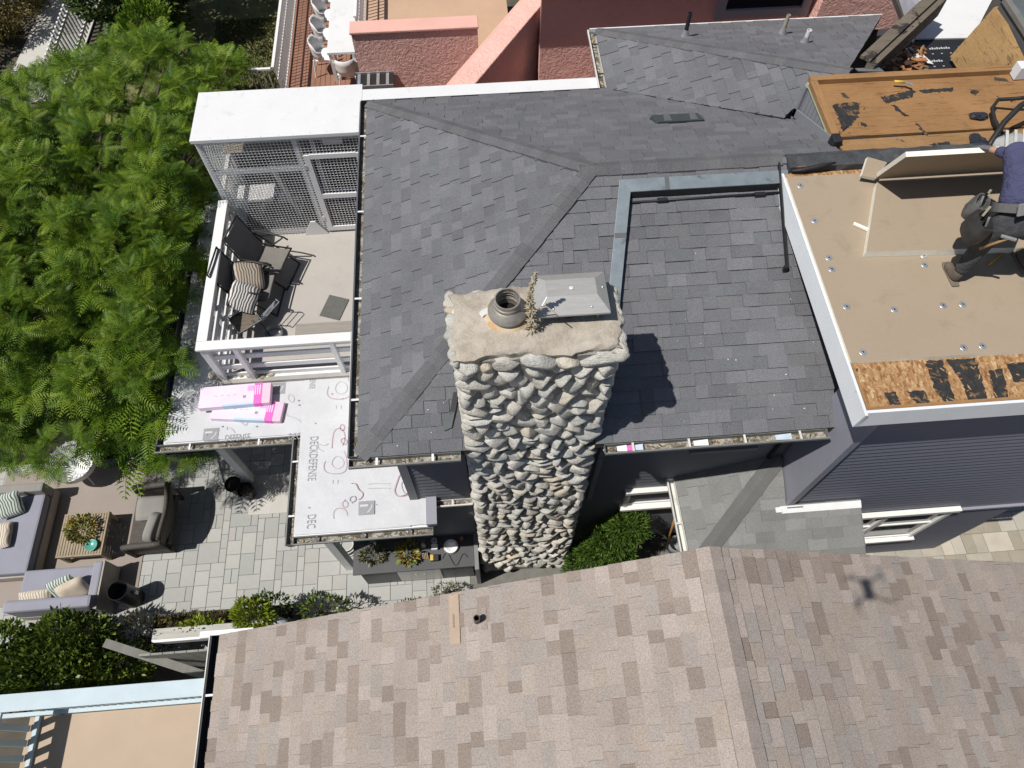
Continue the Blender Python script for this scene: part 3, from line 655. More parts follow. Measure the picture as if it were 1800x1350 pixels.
MB().prism([(DX-.012,DY0+.22,FZ+.0),(DX-.012,DY1+.02,FZ+.0),(DX-.012,DY1+.02,FZ-.03),(DX-.012,DY0+.22,FZ-.03)], (.02,0,0)).build('trim_strip', 'trim_green', dorm)
# vertical boards on the dormer cheek
yy = DY0+.30
while yy < DY1-.01:
    y2 = min(yy+.095, DY1)
    MB().prism([(DX+.028,yy,zb(yy)+.02),(DX+.028,yy,FZ-.03),(DX+.028,y2-.008,FZ-.03),(DX+.028,y2-.008,zb(y2)+.02)], (-.02,0,0)).build('plank', 'dormer_siding', dorm); yy += .095
MB().prism([(DX-.005,DY0+.25,zb(DY0+.25)+.01),(DX-.005,DY1+.05,zb(DY1+.05)+.01),(DX-.005,DY1+.05,zb(DY1+.05)+.13),(DX-.005,DY0+.25,zb(DY0+.25)+.13)], (-.025,0,0)).build('base_trim', 'dormer_siding', dorm)
MB().bx(DX-.03,DX+.03,DY1-.04,DY1+.03,5.75,FZ-.03).build('corner_trim', 'dormer_siding', dorm)
# --------- recess behind the dormer with black underlayment and white membrane
rz = 5.70
rec = MB().prism([(5.0,7.24,rz-.004),(9,7.24,rz-.004),(9,10.4,rz-.004),(6.55,10.4,rz-.004),(6.4,8.7,rz-.004),(5.2,7.7,rz-.004)], (0,0,-.08)).build('lower_deck', 'roof_board', house)
und = MB().prism([(5.2,7.25,rz),(7.6,7.25,rz),(7.6,8.72,rz),(5.9,8.72,rz)], (0,0,.004)).build('underlayment', 'under_black', rec)
mem = MB().prism([(6.42,8.66,rz+.006),(7.25,8.62,rz+.006),(8.6,10.4,rz+.006),(6.6,10.4,rz+.006)], (0,0,.02)).build('white_membrane', 'white_panel', rec)
MB().prism([(6.38,8.60,rz+.002),(6.62,10.3,rz+.002),(6.62,10.3,rz+.42),(6.33,8.60,rz+.42)], (.02,0,0)).build('parapet_skin', 'parapet_shade_tint', rec)
# printed text rows on the underlayment
for r_ in range(4):
    for c_ in range(4):
        px = 5.95 + c_*.42 + (r_ % 2)*.2; py = 7.66+r_*.26
        if px < 7.2:
            for q in range(9): MB().bx(px+q*.034,px+q*.034+.024,py,py+.03+.012*(q % 2),rz+.005,rz+.006).build('print', 'print_grey', rec)
        for k in range(3):
            MB().bx(px+k*.13,px+k*.13+.025,py-.10,py-.085,rz+.005,rz+.006).build('print', 'print_grey', rec)
# rotten rake boards
MB().prism([(5.10,7.50,6.30),(6.55,8.80,6.30),(6.55,8.80,6.02),(5.10,7.50,6.02)], (.07,-.08,0)).build('rake_board', 'weathered', house)
MB().prism([(5.02,7.58,6.31),(5.12,7.48,6.31),(6.62,8.83,6.31),(6.52,8.93,6.31)], (0,0,.035)).build('rake_cap', 'weathered', house)
MB().prism([(4.95,7.36,6.28),(5.25,7.30,6.30),(5.30,7.50,6.20),(5.02,7.56,6.16)], (0,0,.012)).build('bent_flashing', 'flash_metal', house)
rb = MB(); rb.prism([(6.70,8.15,5.80),(6.74,7.25,5.80),(6.98,7.22,6.34),(7.10,8.40,6.34)], (.06,0,.02)); rb.build('sheathing_board', 'rot_wood', house)
# skylight on its curb
sk = MB().bx(7.12,8.6,7.05,8.36,5.75,6.46).build('skylight', 'gutter_grey', house)
for a in ((7.09,7.17,7.02,8.40),(7.09,8.6,8.32,8.40),(7.09,8.6,7.02,7.10)):
    MB().bx(a[0],a[1],a[2],a[3],6.462,6.53).build('frame', 'flash_dull', sk, bevel=.005)
MB().bx(7.172,8.6,7.102,8.318,6.47,6.50).build('pane', 'glass_grey', sk)
MB().bx(6.80,7.06,7.02,7.16,6.31,6.48).build('electric_box', 'fascia_white', house, bevel=.006)
# vent pipes
def vent(px_b, px_t, z, r, m, cap_m, name='vent_pipe'):
    p = at(px_b[0], px_b[1], z); 
    d = ray(*px_t); lam = ((p.x-CAM.x)*d.x + (p.y-CAM.y)*d.y)/(d.x**2+d.y**2); h = (CAM + d*lam).z - z
    h = max(.15, min(.7, h))
    o = MB().lathe([(r,-.05),(r,h),(r*.82,h),(r*.82,h-.08)], p, 14).build(name, m, house, smooth=True, sharp=40)
    MB().lathe([(r*2.1,.0),(r*1.35,.06),(r*1.15,.11)], p, 14).build('boot', cap_m, o, smooth=True)
    MB().lathe([(0,h-.07),(r*.82,h-.07)], p, 14).build('bore', 'dark_void', o)
    return o
vent((1204,63), (1212,22), zwb(9.39)+.0, .030, 'black_paint', 'galv')
vent((1375,58), (1386,26), zwb(9.21)+.0, .028, 'pipe_tan', 'galv')
o = vent((1414,76), (1421,52), zwb(8.84)+.0, .034, 'pipe_white', 'galv')
# low slant-back vent
vz = lambda y: zb(y)
P4 = [(2.37,7.34),(3.01,7.33),(3.06,7.13),(2.42,7.13)]
MB().add([(x,y,vz(y)+.005) for x,y in P4]+[(x+(.02 if i in (0,3) else -.02),y-(.0 if i>1 else .03),vz(y)+(.055 if i>1 else .11)) for i,(x,y) in enumerate(P4)],
         [(4,7,6,5),(0,4,5,1),(1,5,6,2),(2,6,7,3),(3,7,4,0)]).build('roof_vent', 'vent_grey', house, bevel=.006)
for xx in (2.52, 2.86):
    MB().prism([(xx,7.15,vz(7.15)+.0595),(xx+.10,7.15,vz(7.15)+.0595),(xx+.08,7.30,vz(7.30)+.1125),(xx+.01,7.30,vz(7.30)+.1125)], (0,0,.002)).build('vent_patch', 'gutter_grey', house)
# --------- lower hip roof over the ground floor
LX, LYF, LZ = 2.55, 2.08, 2.90
lzx = lambda x: LZ+(x-LX)*K; lzy = lambda y: LZ+(y-LYF)*K
lp1 = [(LX,LYF,LZ),(LX,3.39,LZ),(LX+1.31,3.39,lzx(LX+1.31))]
lp2 = [(LX,LYF,LZ),(4.88,LYF,LZ),(4.88,WY,lzy(WY)),(3.87,WY,lzy(WY)),(3.87,3.39,lzy(3.39)),(LX+1.31,3.39,lzy(3.39))]
lr = MB().prism([(x,y,z-.006) for x,y,z in lp1], (0,0,-.08)).build('lower_roof', 'roof_board', house); tag(lr, 'pale grey-green shingle roof over the ground floor')
lr2 = MB().prism([(x,y,z-.006) for x,y,z in lp2], (0,0,-.08)).build('lower_roof', 'roof_board', house)
lay_shingles(shingle_field(lp1, (0,1,0), wmin=.15, wmax=.36, thick=.007), lr, '', 'shingle_low', 0)
lay_shingles(shingle_field(lp2, (1,0,0), wmin=.15, wmax=.36, thick=.007), lr2, '', 'shingle_low', 0)
dl = Vector((1,1,K)); caps((LX+.02,LYF+.02,LZ), (LX+1.28,LYF+1.28,lzx(LX+1.28)), .12, hipw(dn_l,dl), hipw(dn_f,dl), lr, 'cap_low', name='hip_cap', lift=.030, th=.034)
gutter((LX-.005,LYF,LZ-.01), (LX-.005,3.38,LZ-.01), (-1,0,0), house, 'gutter_white', w=.11, mh='gutter_white', hang=.7)
gutter((LX-.005,LYF-.005,LZ-.01), (4.92,LYF-.005,LZ-.01), (0,-1,0), house, 'gutter_white', w=.11, mh='gutter_white', hang=.7)
MB().prism([(3.78,WY-.022,lzy(WY-.022)+.016),(4.88,WY-.022,lzy(WY-.022)+.016),(4.88,WY-.11,lzy(WY-.11)+.016),(3.80,WY-.11,lzy(WY-.11)+.016)], (0,0,.006)).build('wall_flashing', 'white_trim', house)
MB().bx(3.72,3.80,WY-.10,WY-.03,lzy(WY-.07)+.012,lzy(WY-.07)+.035).build('wall_flashing', 'white_trim', house)
# windows
def window(x0, x1, z0, z1, y, mull=None, rail=None, deep=.05, m='window_white', fr=.07):
    wnd = MB().bx(x0,x1,y-.004,y-.001,z0,z1).build('window', 'glass_dark', house)
    f = MB(); 
    f.bx(x0-fr,x0,y-deep,y-.0005,z0-.0,z1); f.bx(x1,x1+fr,y-deep,y-.0005,z0,z1)
    f.bx(x0-fr-.03,x1+fr+.03,y-deep*1.5,y-.0005,z1+.001,z1+fr+.01)
    f.build('frame', m, wnd)
    MB().bx(x0-fr-.03,x1+fr+.03,y-deep*1.9,y-.0005,z0-fr,z0-.001).build('sill', m, wnd)
    if mull: 
        for xm in mull: MB().bx(xm-.045,xm+.045,y-deep*.9,y-.005,z0,z1).build('mullion', m, wnd)
    if rail:
        MB().bx(x0,x1,y-deep*.6,y-.005,rail-.025,rail+.025).build('sash_rail', m, wnd)
    MB().bx(x0+.001,x1-.001,y-.03,y-.008,z0,z0+.05).build('sash_rail', m, wnd)
    return wnd
window(4.9, 6.55, 1.15, 2.45, WY, mull=(5.65,), rail=1.85)
window(2.0, 3.5, 1.9, 2.5, 3.395, mull=None, rail=None, deep=.06)
wn = window(2.62, 3.28, 4.0, 4.55, 3.395, deep=.05, m='trim_grey')
# downspout by the chimney
MB().obx((1.36,3.30,4.5), (.07,.06,.75)).build('downspout', 'trim_grey', house, bevel=.008)
MB().obx((1.36,3.30,3.3), (.07,.06,1.6)).build('downspout', 'trim_grey', house, bevel=.008)
b = MB(); b.tube([(3.75,3.30,4.85),(3.72,3.33,4.3),(3.70,3.36,3.5)], .035, 8); b.build('downspout', 'black_paint', house, smooth=True)
# laps on the front wall either side of the chimney
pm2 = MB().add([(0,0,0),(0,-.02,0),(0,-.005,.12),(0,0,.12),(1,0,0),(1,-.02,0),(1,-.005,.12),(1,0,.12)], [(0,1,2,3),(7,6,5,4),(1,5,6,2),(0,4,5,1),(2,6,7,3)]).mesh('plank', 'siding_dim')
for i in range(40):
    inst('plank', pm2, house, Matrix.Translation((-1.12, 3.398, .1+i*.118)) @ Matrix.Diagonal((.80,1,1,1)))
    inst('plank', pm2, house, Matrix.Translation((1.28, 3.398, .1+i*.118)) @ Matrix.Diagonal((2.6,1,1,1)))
MB().bx(-1.165,-1.05,3.365,3.397,.0,4.9).build('corner_board', 'siding_dim', house)

# torn tar sheets still stuck to the decks
tr_ = random.Random(12)
def tar_patch(pts, z, parent, jag=.5, th=.003):
    P_ = [at(x, y, z) for x, y in pts]; Q_ = []
    for i in range(len(P_)):
        a, c = P_[i], P_[(i+1) % len(P_)]; L = (c-a).length; k = max(2, int(L/.022)); nrm = Vector((-(c-a).y, (c-a).x, 0)).normalized()
        for q in range(k): Q_.append(a.lerp(c, q/k) + nrm*tr_.gauss(0, .011*jag) + (c-a).normalized()*tr_.gauss(0,.006*jag))
    MB().prism(Q_, (0,0,th)).build('tar_remnant', 'tar_sheet', parent)
for pts in ([(1627,634),(1655,633),(1680,706),(1660,707),(1641,682)],[(1662,632),(1715,630),(1736,701),(1702,704),(1690,670)],[(1738,652),(1762,648),(1772,698),(1748,700)],[(1770,640),(1830,634),(1840,668),(1782,672)],[(1553,690),(1574,689),(1584,712),(1566,712)],[(1592,688),(1626,687),(1634,708),(1612,710)],[(1500,650),(1509,648),(1508,653),(1501,654)]):
    tar_patch(pts, FZ+.001, flat)
for pts in ([(1463,186),(1480,181),(1512,179),(1508,206),(1494,222),(1481,231),(1474,208)],[(1550,171),(1608,157),(1604,171),(1556,182)],[(1616,159),(1676,154),(1673,160),(1622,164)],[(1565,183),(1583,193),(1598,205),(1584,201)],[(1609,214),(1622,226),(1632,239),(1622,234)],[(1513,214),(1524,219),(1522,224),(1515,220)],[(1704,156),(1720,160),(1716,168),(1706,164)]):
    tar_patch(pts, FZ+.001, dorm, .8)
tar_patch([(1632,254),(1668,249),(1672,256),(1644,258)], FZ-.006, dorm, .6)
for i in range(45):          # pale splinters on the stripped strip
    p = at(tr_.uniform(1505,1800), tr_.uniform(640,712), FZ+.006)
    if p.y < FY0+.06 or p.y > 3.14: continue
    MB().obx(p, (tr_.uniform(.02,.06), tr_.uniform(.003,.008), .004), (0,tr_.uniform(-.1,.1),tr_.choice((tr_.uniform(0,3),tr_.gauss(-.6,.3))))).build('splinter', tr_.choice(('splinter_tan','splinter_tan','chip_orange')), flat)
# ---------------------------------------------------------------- river stone chimney
CX0, CX1, CY0, CY1, CZ = -.24, 1.20, 3.13, 3.88, 6.86
chim = thing('stone_chimney', ((CX0+CX1)/2, 3.45, 0), 'tall river stone chimney with concrete crown beside the shingle roof', 'chimney')
def cyf(z): return 2.93+(CY0-2.93)*z/CZ          # the face leans back a little
def cxr(z): return 1.15+(CX1-1.15)*z/CZ
core = MB().add([(CX0+.03,cyf(0)+.045,0),(cxr(0)-.03,cyf(0)+.045,0),(cxr(0)-.03,CY1-.03,0),(CX0+.03,CY1-.03,0),(CX0+.03,CY0+.045,CZ-.02),(CX1-.03,CY0+.045,CZ-.02),(CX1-.03,CY1-.03,CZ-.02),(CX0+.03,CY1-.03,CZ-.02)],
                [(3,2,1,0),(4,5,6,7),(0,1,5,4),(1,2,6,5),(2,3,7,6),(3,0,4,7)]).build('mortar_core', 'mortar', chim)
rs = random.Random(21)
stone_meshes = []
for k in range(14):
    b = MB(); b.ico((0,0,0), (.5,.5,.5), 3, .055, None, rs)
    # facet a little: squash by random planes
    V = [Vector(p) for p in b.v]
    for q in range(rs.randint(5, 9)):
        n = Vector((rs.uniform(-1,1), rs.uniform(-1,.35), rs.uniform(-1,1))).normalized(); lim = rs.uniform(.26, .40)
        V = [p - n*(max(0, p.dot(n)-lim)*.9) for p in V]
    b.v = [tuple(p) for p in V]
    stone_meshes.append(b.mesh('stone', 'stone', smooth=True))
def lay_face(u0, u1, z0, z1, place, group_stuff=False, sc=1.0):
    """rows of stones; place(u, z, w, h) -> creates one"""
    z = z0
    while z < z1-.03:
        h = rs.uniform(.115, .19)*sc
        if z+h > z1-.06: h = z1-z
        u = u0 - rs.uniform(0, .03)
        while u < u1-.02:
            w_ = rs.choice((rs.uniform(.12,.2),rs.uniform(.17,.30)))*sc
            if u1-(u+w_) < .10: w_ = u1-u
            zz_ = z + rs.uniform(-.035, .035)
            if h > .15 and rs.random() < .22:      # two small ones stacked
                place(u+w_/2, zz_+h*.27, w_, h*.55); place(u+w_/2, zz_+h*.77, w_*rs.uniform(.7,1), h*.52)
            else: place(u+w_/2, zz_+h/2, w_, h)
            u += w_
        z += h
def front(u, z, w_, h):
    d = rs.uniform(.10, .17)
    k_ = (u-CX0)/(CX1-CX0); u = CX0+k_*(cxr(z)-CX0)
    M = Matrix.Translation((u, cyf(z)+.06+rs.uniform(-.015,.012), z)) @ Matrix.Rotation(rs.gauss(0,.20),4,'Y') @ Matrix.Rotation(rs.uniform(-.35,.1),4,'X') @ Matrix.Diagonal((w_*1.24, d*1.3, h*1.36, 1))
    fronts.append((z, rs.choice(stone_meshes), M))
fronts = []
lay_face(CX0-.01, CX1+.01, .15, CZ-.01, front)
fronts.sort(key=lambda f: -f[0])
lowb = MB()
for i_, (z_, me_, M_) in enumerate(fronts):
    if i_ < 270: inst('stone', me_, chim, M_)
    else: lowb.add([M_ @ v.co for v in me_.vertices], [tuple(p.vertices) for p in me_.polygons], rs.random())
if lowb.v: lowb.build('lower_stones', 'stone_attr', chim, smooth=True, tones=True, kind='stuff')
# sides and back: joined, seen only from other places
sb = MB()
def side_place(sgn, X):
    def f(u, z, w_, h):
        me = rs.choice(stone_meshes)
        M = Matrix.Translation((X, u, z)) @ Matrix.Rotation(math.pi/2*sgn,4,'Z') @ Matrix.Diagonal((w_*1.15,.2,h*1.2,1))
        tn = rs.random(); o = len(sb.v)
        low = side_ico
        sb.add([M @ Vector(p) for p in low[0]], low[1], tn)
    return f
_t = MB(); _t.ico((0,0,0), (.5,.5,.5), 2, .07, None, rs); side_ico = (_t.v, _t.f)
lay_face(CY0+.08, CY1, .15, CZ-.01, side_place(1, CX1-.04)); lay_face(CY0+.08, CY1, .15, CZ-.01, side_place(-1, CX0+.04))
def back_place(u, z, w_, h):
    M = Matrix.Translation((u, CY1-.04, z)) @ Matrix.Diagonal((w_*1.15,.18,h*1.2,1)); sb.add([M @ Vector(p) for p in side_ico[0]], side_ico[1], rs.random())
lay_face(CX0, CX1, 4.9, CZ-.01, back_place)
sb.build('side_stones', 'stone_attr', chim, smooth=True, tones=True, kind='stuff')
# concrete crown: uneven slab
cr = MB(); nx, ny = 30, 16; vs = []; fs = []
def crz(x, y): return .035*math.exp(-((x-.27)**2+(y-3.55)**2)/.12) + .012*math.sin(5*x+1)*math.cos(6*y)
for i in range(nx+1):
    for j in range(ny+1):
        x = CX0-.035+(CX1-CX0+.07)*i/nx; y = CY0+.045+(CY1-CY0-.03)*j/ny
        e = min(i, nx-i, j, ny-j); x += .020*math.sin(9*y+i*.05)*(e == 0) + rs.uniform(-.012,.012)*(e == 0); y += (.022*math.sin(7*x)+rs.uniform(-.016,.016))*(e == 0)
        vs.append((x, y, CZ+.07+crz(x,y)+rs.uniform(-.004,.004)-(.03 if e == 0 else 0)))
for i in range(nx):
    for j in range(ny): a = i*(ny+1)+j; fs.append((a, a+ny+1, a+ny+2, a+1))
n0 = len(vs); bd = [i*(ny+1) for i in range(nx+1)] + [nx*(ny+1)+j for j in range(1,ny+1)] + [i*(ny+1)+ny for i in range(nx-1,-1,-1)] + [j for j in range(ny-1,0,-1)]
for k in bd: v = vs[k]; vs.append((v[0]*.985+.007, v[1]+(.012 if v[1] < 3.4 else -.012), CZ-.03))
m_ = len(bd)
for k in range(m_): fs.append((bd[k], n0+k, n0+(k+1) % m_, bd[(k+1) % m_]))
cr.add(vs, fs).build('crown', 'concrete_crown', chim, smooth=True, sharp=50)
# stones bedded along the crown's edges
for i in range(34):
    t = i/34
    if t < .36: x, y = CX0-.03, CY0+.05+(CY1-CY0)*t/.36
    elif t < .55: x, y = CX0+(CX1-CX0)*(t-.36)/.19*.55, CY1+.0
    else: x, y = CX1+.02, CY0+.02+(CY1-CY0)*(t-.55)/.45
    inst('stone', rs.choice(stone_meshes), chim, Matrix.Translation((x, y, CZ-.03+rs.uniform(-.03,.02))) @ Matrix.Rotation(rs.uniform(0,6),4,'Z') @ Matrix.Diagonal((rs.uniform(.10,.18), rs.uniform(.10,.17), rs.uniform(.10,.16),1)))
# flue: rusty skirt, collar, pipe with inner rings
fc = Vector((.235, 3.58, CZ+.06))
MB().lathe([(.215,.0),(.215,.02),(.19,.055),(.15,.07)], fc, 40).build('flue_skirt', 'rust_cone', chim, smooth=True, sharp=35)
MB().lathe([(.12,.05),(.165,.095),(.178,.10),(.178,.118),(.128,.19),(.120,.195),(.120,.235),(.114,.24),(.114,.285),(.104,.285),(.104,.16),(.098,.155),(.100,.14),(.095,.09),(.10,.08)], fc, 40).build('flue_pipe', 'steel_dull', chim, smooth=True, sharp=28)
for h_ in (.235, .20, .165, .13): MB().lathe([(.1045,h_),(.098,h_+.004),(.1045,h_+.008)], fc, 30).build('flue_ring', 'steel_dull', chim, smooth=True)
MB().lathe([(0,.075),(.103,.075)], fc, 24).build('flue_bore', 'dark_void', chim)
MB().obx((.04,3.62,CZ+.10), (.10,.05,.05), (.3,.2,.6)).build('bracket', 'white_trim', chim)
# stainless cap: shallow pyramid hood with flat top on legs
hc = Vector((.805, 3.665, CZ+.235)); a_, b_ = .335, .225; c_, d_ = .225, .075
hood = MB().add([hc+Vector(p) for p in [(-a_,-b_,0),(a_,-b_,0),(a_,b_,0),(-a_,b_,0),(-c_,-d_,.085),(c_,-d_,.085),(c_,d_+.03,.085),(-c_,d_+.03,.085),
     (-a_,-b_,-.02),(a_,-b_,-.02),(a_,b_,-.02),(-a_,b_,-.02)]],
     [(4,5,6,7),(0,1,5,4),(1,2,6,5),(2,3,7,6),(3,0,4,7),(8,9,1,0),(9,10,2,1),(10,11,3,2),(11,8,0,3)])
hd = hood.build('metal_hood', 'steel', chim, bevel=.004)
for sx in (-1,1):
    for sy in (-1,1): MB().bx(hc.x+sx*.24-.012,hc.x+sx*.24+.012,hc.y+sy*.15-.012,hc.y+sy*.15+.012,CZ+.04,hc.z+.02).build('hood_leg', 'steel_dull', chim)
MB().lathe([(.15,0),(.15,.14)], (hc.x,hc.y,CZ+.05), 24).build('flue_liner', 'dark_void', chim)
for p in ((0,0,.087),(-.17,-.17,.032),(.17,-.17,.032),(.29,.03,.035)):
    MB().lathe([(.0,.008),(.010,.006),(.012,.0)], hc+Vector(p), 10).build('rivet', 'galv', hd, smooth=True)
MB().lathe([(.0,.002),(.018,.001)], hc+Vector((0,0,.092)), 14).build('label_dot', 'white_paint', hd)
# ---------------------------------------------------------------- neighbouring tan shingle house in the foreground
TX, TZ, TY = 2.02, 5.56, 1.70; TK = .442
tan_house = thing('tan_house', (2, -2, 0), 'foreground house with tan and brown blended shingle gable roof', 'house')
TE = -3.47; tze = TZ-(TX-TE)*TK; TER = 7.6; tzr = TZ-(TER-TX)*TK
tl = [(TE,-2.4,tze),(TX,-2.4,TZ),(TX,TY,TZ),(TE,TY,tze)]
tr = [(TER,-2.4,tzr),(TX,-2.4,TZ),(TX,TY,TZ),(TER,TY,tzr)]
for poly, lim, lab in ((tl, 170, 'roof slope falling to the left'), (tr, 130, 'roof slope falling to the right')):
    rf = MB().prism([(x,y,z-.006) for x,y,z in poly], (0,0,-.12)).build('roof', 'roof_board', tan_house); tag(rf, lab)
    lay_shingles(shingle_field(poly, (0,1,0), expo=.147, wmin=.10, wmax=.32, thick=.015), rf, '', 'shingle_tan', lim)
tn1 = Vector((-1,0,-TK)).normalized(); tn2 = Vector((1,0,-TK)).normalized()
caps((TX,TY,TZ), (TX,-2.4,TZ), .14, tn1, tn2, tan_house, 'cap_tan', expo=.21, name='ridge_cap', lift=.030, th=.036)
MB().bx(TE+.35,TER-.3,-2.4,TY-.3,0,tze-.1).build('wall', 'white_trim', tan_house)
MB().prism([(TE+.35,TY-.3,tze-.2),(TX,TY-.3,TZ-.25),(TER-.3,TY-.3,tzr-.2)], (0,-.1,0)).build('gable_wall', 'white_trim', tan_house)
for sgn, x_, z_ in ((1,TE,tze),(-1,TER,tzr)):
    MB().prism([(x_,TY-.001,z_-.01),(TX,TY-.001,TZ-.01),(TX,TY-.001,TZ-.17),(x_,TY-.001,z_-.17)], (0,-.025,0)).build('rake_board', 'white_trim', tan_house)
gutter((TE-.005,-2.4,tze-.02), (TE-.005,TY,tze-.02), (-1,0,0), tan_house, 'gutter_dark', w=.12, h=.10, mh='white_trim', hang=1.2)
MB().prism([(TE-.14,-2.4,tze+.0),(TE-.128,-2.4,tze+.0),(TE-.128,TY,tze+.0),(TE-.14,TY,tze+.0)], (0,0,-.11)).build('gutter_face', 'gutter_white', tan_house)
# vent pipe with flashing and a repair strip
vp = at(838,1087,4.72); vpz = TZ-(TX-vp.x)*TK
v_ = MB().lathe([(.036,-.05),(.036,.19),(.028,.19),(.028,.08)], (vp.x,vp.y,vpz), 16).build('vent_pipe', 'pipe_brown', tan_house, smooth=True, sharp=40)
MB().lathe([(0,.10),(.029,.10)], (vp.x,vp.y,vpz), 12).build('bore', 'dark_void', v_)
MB().prism([(vp.x-.14,vp.y-.10,vpz-.14*TK+.02),(vp.x+.10,vp.y-.10,vpz+.10*TK+.02),(vp.x+.10,vp.y+.12,vpz+.10*TK+.02),(vp.x-.14,vp.y+.12,vpz-.14*TK+.02)], (0,0,.006)).build('flashing_plate', 'cap_tan', v_)
sp = at(797,1080,4.6); z_ = lambda x: TZ-(TX-x)*TK
MB().prism([(sp.x-.055,sp.y-.28,z_(sp.x-.055)+.022),(sp.x+.055,sp.y-.28,z_(sp.x+.055)+.022),(sp.x+.055,TY-.02,z_(sp.x+.055)+.022),(sp.x-.055,TY-.02,z_(sp.x-.055)+.022)], (0,0,.006)).build('repair_strip', 'strip_tan', tan_house)
# ---------------------------------------------------------------- porch roof / balcony (parts of the house)
DZ = 2.80
porch = MB().prism([(-4.74,4.50,DZ-.02),(-2.76,4.50,DZ-.02),(-2.76,2.98,DZ-.02),(-.93,2.98,DZ-.02),(-.93,3.39,DZ-.02),(-1.16,3.39,DZ-.02),(-1.16,9.4,DZ-.02),(-4.74,9.4,DZ-.02)], (0,0,-.22)).build('porch_roof', 'white_trim', house)
# wrinkled underlayment sheets
def sheet(x0, x1, y0, y1, z, name, amp=.006, seed=1):
    rr = random.Random(seed); nx = max(2, int((x1-x0)/.06)); ny = max(2, int((y1-y0)/.06)); vs = []; fs = []
    ph = [rr.uniform(0, 6) for _ in range(6)]
    for i in range(nx+1):
        for j in range(ny+1):
            x = x0+(x1-x0)*i/nx; y = y0+(y1-y0)*j/ny
            h = amp*(.5+.5*math.sin(3.1*x+2*math.sin(2.3*y+ph[0])+ph[1]))*(.5+.5*math.sin(4.3*y+1.7*math.sin(3*x+ph[2])+ph[3])) + amp*.5*max(0, math.sin(11*(x*.8+y*.6)+ph[4]))**8
            vs.append((x, y, z+h))
    for i in range(nx):
        for j in range(ny): a = i*(ny+1)+j; fs.append((a, a+ny+1, a+ny+2, a+1))
    return MB().add(vs, fs).build(name, 'membrane', porch, smooth=True)
s1 = sheet(-4.735,-2.70,4.51,9.38,DZ+.001,'underlayment_sheet',.007,1)
s2 = sheet(-2.755,-1.165,2.99,5.50,DZ+.009,'underlayment_sheet',.0065,2)
s3 = sheet(-1.85,-.945,3.0,3.88,DZ+.018,'underlayment_sheet',.012,3)
MB().bx(-.945,-.80,2.99,3.40,DZ-.02,DZ+.05).build('edge_trim', 'siding_smooth', porch)
ZP = DZ+.030
def flatT(x, y, ang, z=ZP): return Matrix.Translation((x, y, z)) @ Matrix.Rotation(ang, 4, 'Z')
cond = Matrix.Diagonal((.62,1,1,1))
p = at(546,768,DZ); text_mesh('DECKDEFENSE', .17, flatT(p.x, p.y, -math.pi/2, DZ+.017) @ cond, 'ink_grey', 'lettering', s2)
p = at(541,905,DZ); text_mesh('DEC', .17, flatT(p.x, p.y, -math.pi/2, DZ+.017) @ cond, 'ink_grey', 'lettering', s2)
p = at(548,665,DZ); text_mesh('DEFENSE', .12, flatT(p.x-.02, p.y+.1, -math.pi/2, DZ+.017) @ cond, 'ink_grey', 'lettering', s2)
p = at(395,772,DZ); text_mesh('DEFENSE', .15, flatT(p.x, p.y-.04, 0, DZ+.009) @ cond, 'ink_grey', 'lettering', s1)
p = at(507,769,DZ); text_mesh('DECK', .15, flatT(p.x, p.y-.04, 0, DZ+.009) @ cond, 'ink_grey', 'lettering', s1)
def ribbon(pts, z, wd, m, parent, closed=False):
    b = MB(); P_ = [Vector((q[0], q[1], z)) for q in pts]
    # smooth
    for _ in range(2):
        Q_ = []
        n = len(P_); rng_ = range(n if closed else n-1)
        for i in rng_:
            a, c = P_[i], P_[(i+1) % n]; Q_ += [a*.75+c*.25, a*.25+c*.75]
        P_ = Q_
    n = len(P_); vs = []
    for i, q in enumerate(P_):
        d = (P_[(i+1) % n]-P_[i-1]) if closed else (P_[min(i+1, n-1)]-P_[max(i-1, 0)])
        d = d.normalized(); s_ = Vector((-d.y, d.x, 0)); vs += [q+s_*wd/2, q-s_*wd/2]
    fs = [(2*i+1, 2*((i+1) % n)+1, 2*((i+1) % n), 2*i) for i in range(n if closed else n-1)]
    return b.add(vs, fs).build('line_drawing', m, parent)
def px(pts, z): return [at(x, y, DZ)[:2] for x, y in pts]
def draw(pts, parent, z, m='ink_pink', wd=.013, closed=False): ribbon(px(pts, z), z, wd, m, parent, closed)
za = DZ+.0175; zb_ = DZ+.034; zc = DZ+.009
for dy, dx in ((0,0),(-131,6)):
    draw([(575+dx,805+dy),(568+dx,822+dy),(575+dx,833+dy),(600+dx,834+dy),(611+dx,826+dy),(609+dx,800+dy),(602+dx,790+dy)], s2, za)
    draw([(583+dx,812+dy),(592+dx,801+dy),(603+dx,806+dy),(606+dx,818+dy),(595+dx,826+dy),(585+dx,821+dy)], s2, za, 'ink_soft', .012, True)
    for q in ((586,835,585,880),(594,835,594,880)): draw([(q[0]+dx,q[1]+dy),(q[2]+dx,q[3]+dy-20)], s2, za, 'ink_soft', .012)
draw([(583,800),(585,770),(588,757),(598,752),(606,760),(607,775),(600,790)], s2, za)
draw([(575,797),(560,790),(558,780),(570,785),(582,778)], s2, za, 'ink_soft')
draw([(597,752),(602,745),(607,752),(602,760)], s2, za, 'ink_pink', .014, True)
draw([(598,775),(605,770),(612,777),(606,784)], s2, za, 'ink_pink', .014, True)
draw([(588,920),(586,900),(595,893),(610,896),(612,915)], s2, za); draw([(601,885),(608,880),(614,888),(606,895)], s2, za, 'ink_pink', .014, True)
draw([(698,850),(704,833),(718,832),(726,846),(722,868),(700,876),(693,865)], s3, zb_, 'ink_pink', .018, True)
draw([(704,852),(712,845),(724,850),(724,866),(712,872)], s3, zb_, 'ink_soft', .012, True)
